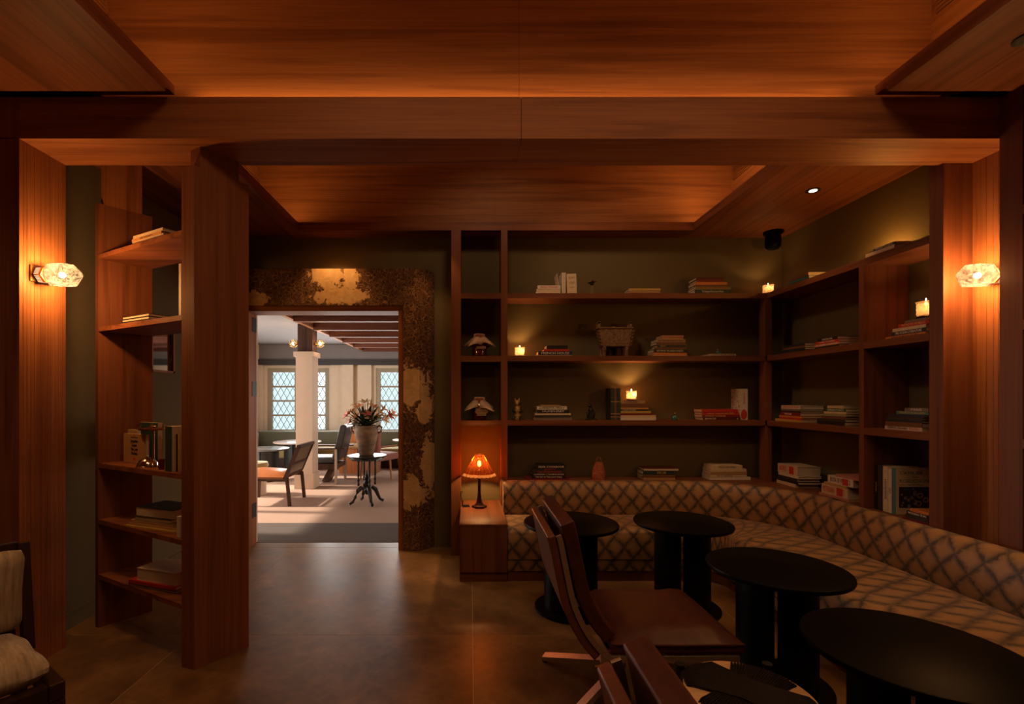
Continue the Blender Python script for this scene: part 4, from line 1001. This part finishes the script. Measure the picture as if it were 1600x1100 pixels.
# side bookcase
sg_ = 'books stacked on the side bookcase'
stack_side([(1233, 1263, 5.5, 'brown'), (1232, 1263, 4, 'teal'), (1231, 1262, 4, 'navy')], S1, 'nearest the corner, side top shelf', sg_)
stack_side([(1363, 1398, 4.5, 'black', 'SPAGHETTI & SONS', whitei), (1352, 1398, 5, 'cream'), (1352, 1396, 5, 'pink')], S1, 'glowing on side top shelf', sg_, W_=.15)
stack_side([(1224, 1256, 3.6, 'navy'), (1223, 1257, 3.4, 'brown'), (1222, 1257, 3.2, 'navy'), (1221, 1255, 3, 'charcoal')], S2, 'of navy covers, side second shelf', sg_, W_=.16)
stack_side([(1277, 1307, 4.6, 'black', 'DESIGN', whitei), (1274, 1310, 4, 'red', 'STAR POWER', whitei), (1271, 1312, 4, 'pink', 'MY ITALIAN COOKBOOK', whitei), (1272, 1311, 4, 'charcoal')], S2, 'of pink covers, side second shelf', sg_)
stack_side([(1220, 1250, 5.4, 'white', 'AMERICAN RED ROAD', redi), (1220, 1250, 2.8, 'grey'), (1220, 1250, 2.8, 'charcoal'), (1219, 1250, 5, 'dark red', [('THE BAR', -.1, .4)]), (1217, 1253, 3, 'orange'), (1218, 1252, 2.6, 'red'), (1211, 1252, 4, 'yellow')], S3, 'nearest the corner, side third shelf', sg_)
stack_side([(1292, 1318, 4.4, 'cream'), (1290, 1321, 5, 'green', 'GARDEN PLANTS', whitei), (1287, 1323, 3.4, 'cream'), (1284, 1322, 3.6, 'pale green'), (1283, 1320, 4.4, 'brown'), (1276, 1320, 4, 'charcoal'), (1276, 1320, 5.5, 'black')], S3, 'by the upright, side third shelf', sg_)
ztop2 = stack_side([(1413, 1449, 4, 'grey'), (1403, 1450, 6, 'red', 'WAITING FOR THE MIRACLE', goldi), (1394, 1446, 5, 'cream'), (1392, 1446, 6.5, 'navy', 'THE OCEAN LITERATURE', whitei), (1383, 1447, 4.5, 'orange', 'FAVOURITE FILMS', inkm)], S2, 'under the side bookcase candle', sg_)
candle(2.93 + .075, 3.165, ztop2, 'lit votive candle on the red-spined stack in the side bookcase', r=.05, h=.115, power=3.5)
stack_side([(1413, 1450, 5.5, 'grey', 'PARIS', whitei), (1400, 1450, 5, 'teal', 'THE BOOK OF THE WILD GARDEN', goldi), (1390, 1444, 4.5, 'navy'), (1385, 1442, 4, 'charcoal'), (1384, 1441, 4, 'navy'), (1383, 1441, 7, 'brown'), (1382, 1441, 5.5, 'white', [('SCREENPLAYS AND NOVELS', -.15, .55, inkm), ('ROAD', .3, .2, redi)])], S3, 'in end bay, side third shelf', sg_)
# bottom shelf of side bookcase
zz = stack_side([(1215, 1246, 14, 'cream', [('ANTIPASTI', -.22, .4, redi)]), (1216, 1247, 4, 'white'), (1216, 1245, 5, 'charcoal'), (1216, 1246, 4, 'black'), (1213, 1243, 5, 'cream')], S4, 'nearest the corner, side bottom shelf', sg_)
bpy.context.view_layer.update()
def emblem(px0, px1, z0, z1, par, X=2.93):
    pass
zz = stack_side([(1305, 1342, 4, 'pink'), (1293, 1332, 12, 'white', 'BOOK OF PATIENCE', inkm), (1287, 1322, 4, 'yellow'), (1283, 1324, 15, 'cream', [('MEDITERRANEAN', -.22, .42, redi), ('FOOD', .25, .22, redi)]), (1279, 1325, 4, 'pink')], S4, 'by the upright, side bottom shelf', sg_, W_=.19)
for o_ in list(bpy.data.objects):
    if o_.get('category') == 'book' and o_.get('label', '').endswith('side bottom shelf') and o_.dimensions.z > .05:
        L_, W_2, T_2 = max(v.co.x for v in o_.data.vertices), max(v.co.y for v in o_.data.vertices), max(v.co.z for v in o_.data.vertices)
        if T_2 > .058: B().box(L_ * .18, L_ * .62, -W_2 - .0012, -W_2 - .0002, T_2 * .08, T_2 * .92).obj('red_emblem', redi, o_, bevel=.0004)
# upright books in end bay
def upright_side(d_far, d_near, hgt, wdt, cn_, label, txt=None, tm=None):
    T_ = d_far - d_near - .001
    o = book((2.95 + wdt / 2, d_far, S4 + hgt / 2 + .001), hgt, wdt, T_, 0, cn_, label, 'upright books in the end bay')
    # local x -> world -z, local y -> world x (spine -y faces -x), local z -> world -y
    M_ = Matrix(((0, 1, 0), (0, 0, -1), (-1, 0, 0))).to_4x4()
    o.rotation_euler = M_.to_euler()
    if txt: text(o, txt, T_ * .6, (0, -wdt / 2 - .0006, T_ / 2), (pi / 2, 0, 0), tm or inkm, name='spine_lettering', sx=1.1)
    return o
upright_side(3.503, 3.478, .325, .20, 'black', 'black upright book hard against the middle upright', 'KITCHEN', goldi)
upright_side(3.475, 3.435, .325, .20, 'charcoal', 'charcoal upright book left of the white upright book')
upright_side(3.432, 3.392, .322, .215, 'white', 'white upright book between charcoal and slim cover', 'HOMEMADE', inkm)
upright_side(3.389, 3.362, .310, .20, 'white', 'slim white upright book beside the teal spine', 'EAST', inkm)
o = upright_side(3.357, 3.325, .322, .24, 'cream', 'large cream cookbook facing forward with food photograph and teal spine')
T_ = .031
B().box(-.16, .16, -.1212, -.1202, .001, T_ - .001).obj('teal_spine', bmat('teal', COL['teal']), o)
# cover faces world -y = local +z
cov = thing  # (lettering and picture are children of the book)
def cover_text(o_, s_, size, up, right, mt, T_=T_, sx=1): return text(o_, s_, size, (-up, right, T_ + .0006), (0, 0, pi / 2), mt, name='cover_lettering', sx=sx, align='LEFT')
o.rotation_euler = Matrix(((0, 1, 0), (0, 0, -1), (-1, 0, 0))).to_4x4().to_euler()
slate_i = plain('slate_ink', (.10, .12, .10), .7)
cover_text(o, "L'ATELIER", .030, .125, -.095, slate_i, sx=1.25); cover_text(o, 'of Joel', .016, .098, -.01, slate_i); cover_text(o, 'ROBUCHON', .034, .070, -.098, slate_i, sx=1.05)
cover_text(o, 'The Artistry of a Master Chef and His Proteges', .0085, .044, -.098, slate_i)
pic = B().box(-.03, .115, -.10, .115, T_, T_ + .0008).obj('cover_photograph', plain('photo_dark', (.03, .022, .017), .5, var=.5, scale=50), o)
for k in range(16):
    a, b_ = RN.uniform(-.02, .105), RN.uniform(-.09, .02); r = RN.uniform(.006, .013)
    B().lathe([(r, 0), (r, .0008), (1e-4, .001)], 10, (a, b_, T_ + .0008)).obj('printed_shape', plain('photo_grey', (.22, .16, .11), .6, var=.4), pic)
for (a, b_) in ((.03, .045), (.06, .085), (.085, .035)):
    B().tube([(a + .014 * cos(q), b_ + .017 * sin(q), T_ + .0012) for q in [2 * pi * k / 14 for k in range(14)]], .005, 5, closed=True).xf(Matrix.Translation((0, 0, T_ + .001)) @ Matrix.Diagonal((1, 1, .1, 1)) @ Matrix.Translation((0, 0, -T_ - .001))).obj('printed_ring', plain('photo_ochre', (.34, .18, .05), .6), pic)
stack_side([(1421, 1450, 4, 'orange'), (1416, 1450, 6, 'black', 'MODERN THAI', whitei), (1414, 1450, 6, 'charcoal'), (1410, 1450, 3, 'dark red')], S4, 'before the big cream cookbook', sg_, X=2.90, W_=.16)

# standing magazines on the top shelf
mg = 'magazines standing on the top shelf'
x = (878 - VX) * 4.74 / F
for k in range(3):
    o = book((x + .013 * k + .012, 4.74 + .085, S1 + .112), .22, .16, .011, 0, 'white' if k != 1 else 'cream', ['white', 'cream', 'pale'][k] + ' magazine standing upright, ' + ['leftmost', 'middle', 'rightmost'][k] + ' of the top shelf three', mg, rot=(0, -pi / 2, 0))
o = B().box(0, .004, 0, .15, 0, .215).obj('magazine', bmat('white', COL['white'])); o.location = (x - .014, 4.75, S1 + .002); o.rotation_euler = (0, radians(-9), 0); o.location.x = x - .016
tag(o, 'loose white pamphlet leaning on the standing magazines, top shelf', 'magazine', mg)
o = B().box(0, .095, 0, .012, 0, .205).obj('book', bmat('cream', COL['cream'])); o.location = ((884.5 - VX) * 4.735 / F + .012, 4.735, S1 + .001); o.rotation_euler = (0, radians(-2), 0)
tag(o, 'cream book facing forward with olive lettering, top shelf', 'book', mg)
olv = plain('olive_ink', (.28, .21, .06), .7)
text(o, 'PLAY', .034, (.048, -.001, .165), (pi / 2, 0, 0), olv, sx=.8, name='cover_lettering'); text(o, 'LESS', .034, (.048, -.001, .115), (pi / 2, 0, 0), olv, sx=.8, name='cover_lettering'); text(o, 'work', .02, (.048, -.001, .07), (pi / 2, 0, 0), olv, name='cover_lettering')

# ------------------------------------------------------------------ ornaments on the back shelves
bronze = plain('dark_bronze', (.22, .13, .075), .55, .3, var=.4, scale=50, bump=.5); blk = plain('dark_patina', (.022, .016, .012), .45, .3, var=.4)
def vat(px_, z, d, label, name, cat): return thing(name, label, cat, ((px_ - VX) * d / F, d, z))
t = vat(959, S2, 4.80, 'square bronze ritual vessel on four legs, second shelf', 'bronze_vessel', 'ornament')
b = B(); b.extr([(-.135, .10), (.135, .10), (.165, .275), (-.165, .275)], -.07, .07).obj('body', bronze, t, bevel=.004)
B().box(-.175, .175, -.08, .08, .275, .288).obj('rim', bronze, t, bevel=.003)
for sx_ in (-1, 1):
    for sy in (-1, 1):
        B().lathe([(.02, 0), (.016, .03), (.018, .05), (.026, .075), (.024, .10)], 12, (sx_ * .11, sy * .05, 0)).obj('leg', bronze, t, smooth=True)
    for k in range(5): B().extr([(sx_ * (.137 + .006 * k), .105 + k * .033), (sx_ * (.165 + .006 * k), .125 + k * .033), (sx_ * (.142 + .006 * k), .128 + k * .033)], -.078, -.066).obj('flange_tooth', bronze, t)
    h = B().box(sx_ * .155 - .012, sx_ * .155 + .012, -.04, -.025, .288, .345).box(sx_ * .155 - .012, sx_ * .155 + .012, .025, .04, .288, .345).box(sx_ * .155 - .012, sx_ * .155 + .012, -.04, .04, .33, .35).obj('handle', bronze, t)
sphere(.02, (0, 0, .295), sz=.6).obj('lid_knob', bronze, t, smooth=True)
for k in range(5): B().box(-.13 + k * .056, -.095 + k * .056, -.0735, -.07, .13, .25).obj('relief_panel', bronze, t)
# carved bear-like figurine
t = vat(808, S3, 4.76, 'small carved animal figurine in dark wood and gold, third shelf', 'carved_figurine', 'figurine')
gold = plain('worn_gold', (.42, .24, .09), .5, .3, var=.5, scale=60)
B().lathe([(.035, 0), (.042, .02), (.036, .05), (.03, .07), (.038, .10), (.03, .13), (.022, .14)], 14, wob=lambda a, i: 1 + .15 * cos(3 * a + i)).obj('body', gold, t, smooth=True)
sphere(.03, (0, 0, .165), sz=1.1).obj('head', gold, t, smooth=True); B().tube([(.012, -.02, .165), (.04, -.03, .17)], [.014, .007]).obj('muzzle', blk, t, smooth=True)
for s_ in (-1, 1):
    B().tube([(s_ * .015, 0, .185), (s_ * .022, 0, .215)], [.009, .004]).obj('ear', gold, t, smooth=True); B().tube([(s_ * .03, -.01, .12), (s_ * .045, -.03, .085), (s_ * .02, -.045, .08)], .010).obj('arm', blk, t, smooth=True)
    B().tube([(s_ * .02, -.01, .03), (s_ * .03, -.045, .035), (s_ * .03, -.05, .0)], .012).obj('leg', blk, t, smooth=True)
# dark seated figurine
t = vat(923, S3, 4.78, 'dark little statuette on a flat plinth, third shelf', 'dark_statuette', 'figurine')
B().box(-.05, .05, -.03, .03, 0, .014).obj('plinth', blk, t, bevel=.002)
B().lathe([(.03, .014), (.035, .04), (.022, .07), (.026, .10), (.012, .12)], 12, wob=lambda a, i: 1 + .2 * cos(2 * a + i)).obj('body', blk, t, smooth=True); sphere(.018, (-.008, 0, .14)).obj('head', blk, t, smooth=True)
for s_ in (-1, 1): B().tube([(s_ * .02, 0, .10), (s_ * .04, -.01, .075), (s_ * .03, -.02, .05)], .007).obj('arm', blk, t, smooth=True)
# turquoise mini figure
tq = plain('turquoise_glaze', (.05, .16, .14), .35)
t = vat(1054, S3, 4.76, 'tiny turquoise and brown figurine alone on the third shelf', 'tiny_figurine', 'figurine')
B().lathe([(.022, 0), (.03, .015), (.025, .04), (.012, .05)], 12).obj('body', tq, t, smooth=True); sphere(.013, (.004, 0, .062)).obj('head', bronze, t, smooth=True); B().tube([(.02, -.01, .02), (.035, -.025, .005)], .006).obj('tail', bronze, t)
t = vat(1122, ztop, 4.80, 'tiny dark green figurine sitting on a cream book', 'tiny_figurine', 'figurine')
B().lathe([(.02, 0), (.024, .02), (.012, .035)], 12).obj('body', tq, t, smooth=True); sphere(.012, (0, 0, .045)).obj('head', bronze, t, smooth=True)
# bird on thin legs
t = vat(925, S1, 4.76, 'small dark flower-like bird on wire legs, top shelf', 'wire_bird', 'figurine')
for s_ in (-1, 1): B().tube([(s_ * .008, 0, 0), (s_ * .006, 0, .10)], .0015, 5).obj('leg', steel, t)
sphere(.02, (0, 0, .115), sz=.8).obj('body', blk, t, smooth=True)
for k in range(5):
    a = radians(20 + 35 * k); B().grid(petal(a if k % 2 else a + pi, radians(15 + 10 * (k % 3)), .05, .014, (0, 0, .12), .25)).obj('feather', [blk, bronze][k == 2], t, smooth=True, solid=.002)
# wicker lantern
wick = plain('wicker', (.36, .12, .04), .7, var=.3, scale=90)
t = vat(935.5, S4, 4.76, 'small orange wicker lantern with loop handle on the bottom shelf', 'wicker_lantern', 'lantern')
for k in range(18):
    z = .004 + k * .0095; f = z / .17; r = .064 * (1 - .12 * (1 - f) ** 3) * (1 - .52 * max(0, f - .25) ** 1.5 * 1.55)
    B().tube([(r * cos(2 * pi * q / 20), r * sin(2 * pi * q / 20), z + .0012 * (q % 2)) for q in range(20)], .0054, 5, closed=True).obj('cane_ring', wick, t, smooth=True)
B().tube([(.028 * cos(pi * k / 12), 0, .165 + .055 * sin(pi * k / 12)) for k in range(13)], .0028, 6).obj('handle', wick, t, smooth=True)
B().lathe([(.05, .002), (.055, .08), (.035, .16), (1e-4, .165)], 16).obj('inner_shell', plain('wicker_dark', (.12, .04, .015), .8), t)
# ceiling speaker and downlight
t = thing('ceiling_speaker', 'black cylindrical speaker hung from the ceiling corner above the shelves', 'speaker', (3.0, 4.76, CE))
B().lathe([(.085, -.022), (.085, -.0005)], 24).obj('mount', black, t, smooth=True); B().lathe([(1e-4, -.175), (.05, -.172), (.068, -.15), (.072, -.12), (.07, -.05), (.055, -.025), (.03, -.022)], 24).obj('body', black, t, smooth=True)
t = thing('downlight', 'small recessed ceiling downlight above the side bookcase', 'light', (2.72, 3.81, CE - .004))
B().lathe([(.036, .0), (.05, -.002), (.05, .003), (.036, .003)], 24).obj('trim_ring', blackm, t); B().lathe([(1e-4, -.0035), (.026, -.0035), (.028, -.0022)], 20).obj('lens', emis('downlight_lens', (1, .80, .58), 5), t)
def spot(x, y, p, tgt=(0, 0, -1), ang=65, z=CE - .02, col=(1, .50, .17)):
    light('downlight_or_fill_spot', 'SPOT', (x, y, z), p, col, .03, rot=Vector(tgt).to_track_quat('-Z', 'Y').to_euler(), spot_size=radians(ang), spot_blend=.6)
spot(2.72, 3.81, 13, ang=75)
for (x, y, p) in ((2.55, 2.2, 13), (2.55, .9, 13), (-2.1, 1.0, 16)):
    spot(x, y, p, ang=70)
    t = thing('downlight', {2.2: 'recessed downlight in the near right soffit, closest to the portal', .9: 'recessed downlight in the near right soffit, farther from the portal', 1.0: 'recessed downlight in the near left soffit'}[y], 'light', (x, y, CE - .004), group='downlights in the near soffit'); B().lathe([(.036, .0), (.05, -.002), (.05, .003), (.036, .003)], 24).obj('trim_ring', blackm, t)
spot(-.35, 4.55, 9, ang=80); spot(-1.35, 4.6, 14, (0, .18, -1), 90); spot(2.3, 3.4, 6, (-.6, 0, -1), 80)

# ================================================================== ANGLED BOOKCASE ON THE LEFT
PL, PR = Vector((-2.478, 3.196)), Vector((-1.644, 2.732)); QL, QR = Vector((-2.284, 3.446)), Vector((-1.454, 2.99))
ab = thing('bookcase', 'tall angled teak bookcase standing left of the doorway', 'bookcase', (PL.x, PL.y, 0))
def abp(name, pts, z0, z1, mat): return B().prism([(p[0] - PL.x, p[1] - PL.y) for p in pts], z0, z1).obj(name, mat, ab)
wv2 = (PR - PL).normalized(); dv = (QL - PL)
Lw = (PR - PL).length
abp('side_panel', [PL, QL, QL - wv2 * .04, PL - wv2 * .04], 0, 2.83, shelfZ)
colw = wood('column_teak', 2, (.14, .045, .018), (.26, .090, .037))
abp('side_panel', [(-1.644, 2.732), (-1.554, 2.70), (-1.364, 2.954), (-1.454, 2.99)], 0, 2.84, colw)
abp('upper_post', [(-1.615, 2.772), (-1.537, 2.729), (-1.401, 2.905), (-1.478, 2.95)], 2.84, 2.96, colw)
L1, L2 = PL + dv * .1, PL + dv * .8
abp('upper_post', [L1, L2, L2 - wv2 * .04, L1 - wv2 * .04], 2.83, CE, woodZ)
ZA = [H + .957, H + .473, H - .433, H - .808, H - 1.174]
for z in ZA: abp('shelf', [PL, PR, QR, QL], z - .03, z, wood('angled_shelf', 0, (.10, .03, .012), (.30, .10, .038)))
rzb = atan2(wv2.y, wv2.x)
def ap(s, tt, z):            # s along the front 0..Lw metres, tt metres deep
    vv = Vector((-wv2.y, wv2.x)); p = PL + wv2 * s + vv * tt; return (p.x, p.y, z)
def s_at(px_, tt):           # front coordinate that projects to a picture column
    vv = Vector((-wv2.y, wv2.x)); k = (px_ - VX) / F; b_ = PL + vv * tt
    return (k * b_.y - b_.x) / (wv2.x - k * wv2.y)
def abook(pxa, pxb, tt, z, W_, T_, cn_, label, grp, drz=0, **k):
    sa, sb_ = s_at(pxa, tt), s_at(pxb, tt); c = ap((sa + sb_) / 2, tt + W_ / 2, z)
    return book(c, sb_ - sa, W_, T_, rzb + drz, cn_, label, grp, **k)
ag = 'books in the angled bookcase'
z = ZA[0]
for i, (a, b_, T_, cn_) in enumerate([(208, 254, .018, 'tan'), (207, 255, .014, 'cream'), (206, 252, .018, 'pale orange'), (208, 254, .018, 'cream')]):
    abook(a, b_, .03, z, .17, T_ - .0006, cn_, '%s book, %s of four on the top angled shelf' % (cn_, ['lowest', 'second lowest', 'third lowest', 'highest'][i]), ag, txt='DICTIONARY' if i == 2 else None, tcol=inkm); z += T_
z = ZA[1]
for i, T_ in enumerate((.018, .018, .018)):
    abook(190 + i * .5, 232, .04, z, .17, T_ - .0006, 'charcoal', 'thin dark-covered book, %s of three on second angled shelf' % ['bottom', 'middle', 'top'][i], ag, fore=True); z += T_
abook(279.3, 283, .01, ZA[1], .2, .30, 'cream', 'tall pale book standing against the right panel, second angled shelf', ag)
# third shelf display
z = ZA[2]
def aup(px0, px1, tt, z, h, th, cn_, label, name='book'):
    sa, sb_ = s_at(px0, tt), s_at(px1, tt); c = ap((sa + sb_) / 2, tt, z + .0005)
    o = B().box(-(sb_ - sa) / 2, (sb_ - sa) / 2, 0, th, 0, h).obj(name, bmat(cn_, COL[cn_]), None, c, (0, 0, rzb), bevel=.001); tag(o, label, 'book', ag)
    B().box(-(sb_ - sa) / 2 + .002, (sb_ - sa) / 2 + .0008, .003, th - .003, -.0004, h + .0004).obj('pages', paper, o); return o, (sb_ - sa)
aup(177, 246, .235, z, .262, .035, 'dark green', 'dark green book standing at the back of the third angled shelf')
o, wd = aup(184, 213, .165, z, .215, .03, 'tan', 'tan book with red and black marks behind the novel')
for k in range(4): B().box(-wd / 2 + .018, -wd / 2 + .05, -.001, 0, .02 + k * .05, .026 + k * .05).obj('printed_mark', inkm if k != 2 else redi, o)
text(o, '1967', .02, (-wd / 2 + .035, -.001, .10), (pi / 2, 0, 0), redi, name='cover_lettering')
o, wd = aup(193, 227.5, .105, z, .195, .022, 'tan', 'tan novel facing forward with bold black title lettering')
for i, (s_, zz_) in enumerate((('Jacqueline', .148), ('Susann', .121), ('The Love', .094), ('Machine', .067))): text(o, s_, .029, (0, -.001, zz_), (pi / 2, 0, 0), inkm, ext=.0008, name='cover_lettering', sx=.78)
text(o, 'THE NEW BESTSELLER', .009, (0, -.001, .172), (pi / 2, 0, 0), inkm, name='cover_lettering')
B().lathe([(.008, 0), (.008, .001)], 12).xf(Matrix.Translation((0, -.0002, .185)) @ Matrix.Rotation(pi / 2, 4, 'X')).obj('emblem', redi, o); B().lathe([(.012, 0), (.012, .001)], 12).xf(Matrix.Translation((0, -.0002, .03)) @ Matrix.Rotation(pi / 2, 4, 'X')).obj('emblem', redi, o)
# tiered brass server with star feet and cloche
s0 = s_at(240, .10)
t = thing('tiered_stand', 'tall silver stand with flat dish and upturned star clips', 'stand', ap(s_at(240, .15), .15, z))
B().lathe([(.04, 0), (.04, .006), (.006, .012), (.0055, .215), (.02, .222), (.085, .226), (.09, .236), (.085, .236), (1e-4, .230)], 28).obj('stem', brass, t, smooth=True)
for (a, r) in ((0, .07), (2.2, .06), (3.6, .075), (5.0, .05)):
    c = Vector((cos(a) * r, sin(a) * r, .246))
    for k in range(3):
        q = Vector((cos(a + 2.1 * k), sin(a + 2.1 * k) * .5, .9 - .9 * (k == 2))) * .018; B().tube([tuple(c - q), tuple(c + q)], .0022, 5).obj('star_arm', silver, t)
t = thing('glass_cloche', 'low domed silver cloche on the third angled shelf', 'cloche', ap(s_at(229, .06), .065, z))
B().lathe([(.062, 0), (.064, .005), (.058, .008), (.054, .025), (.042, .045), (.022, .058), (1e-4, .062)], 32, wob=lambda a, i: 1 + .015 * cos(16 * a)).obj('dome', silver, t, smooth=True); sphere(.006, (0, 0, .067)).obj('knob', silver, t, smooth=True)
t = thing('red_glass', 'small ribbed red glass beside the cloche', 'glass', ap(s_at(252.5, .045), .045, z))
B().lathe([(.016, 0), (.019, .05), (.021, .062), (.018, .062), (.015, .01)], 20, wob=lambda a, i: 1 + .05 * cos(10 * a)).obj('glass_body', plain('ruby_glass', (.16, .012, .008), .15), t, smooth=True)
aup(258, 268, .015, z, .265, .12, 'dark green', 'dark green cloth volume standing near the right panel, third angled shelf')
aup(271, 277, .04, z, .22, .12, 'maroon', 'maroon volume standing beside the dark green cloth one')
aup(278.5, 281, .03, z, .23, .12, 'yellow', 'slim yellow volume against the right panel')
z = ZA[3]
for i, (a, b_, T_, cn_, tt, nm) in enumerate([(200, 262, .008, 'yellow', .03, 'yellow magazine'), (207, 268, .010, 'tan', .05, 'tan magazine'), (209, 262, .020, 'tan', .055, 'tan paperback'), (214, 258, .022, 'charcoal', .06, 'dark-covered thin book'), (216, 262, .058, 'charcoal', .07, 'thick dark-covered book')]):
    abook(a, b_, tt, z, .20, T_ - .0006, cn_, '%s, %s of five on the fourth angled shelf' % (nm, ['lowest', 'second lowest', 'middle', 'second highest', 'highest'][i]), ag, drz=.15, fore=i > 2); z += T_
aup(276, 281, .02, ZA[3], .12, .10, 'white', 'small white book leaning at the right panel, fourth angled shelf')
z = ZA[4]
for i, (a, b_, T_, cn_, tt) in enumerate([(206, 262, .015, 'black', .03), (207, 262, .022, 'red', .035), (218, 264, .075, 'cream', .05)]):
    abook(a, b_, tt, z, .20, T_ - .0006, cn_, '%s book, %s of three on the lowest angled shelf' % (cn_, ['bottom', 'middle', 'topmost'][i]), ag, drz=.18, fore=i != 1); z += T_
# mirror on left wall
t = thing('framed_mirror', 'small framed mirror hanging on the green wall behind the bookcase', 'mirror', (-2.669, 4.19, H + .40))
mm = plain('mirror_glass', (.8, .8, .8), .02, 1, var=0)
y0, y1, z0_, z1_ = -.20, .115, -.18, .20
B().box(0, .012, y0 + .02, y1 - .02, z0_ + .02, z1_ - .02).obj('glass', mm, t)
B().box(0, .02, y0, y0 + .02, z0_, z1_).box(0, .02, y1 - .02, y1, z0_, z1_).box(0, .02, y0, y1, z0_, z0_ + .02).box(0, .02, y0, y1, z1_ - .02, z1_).obj('frame', woodZ, t)
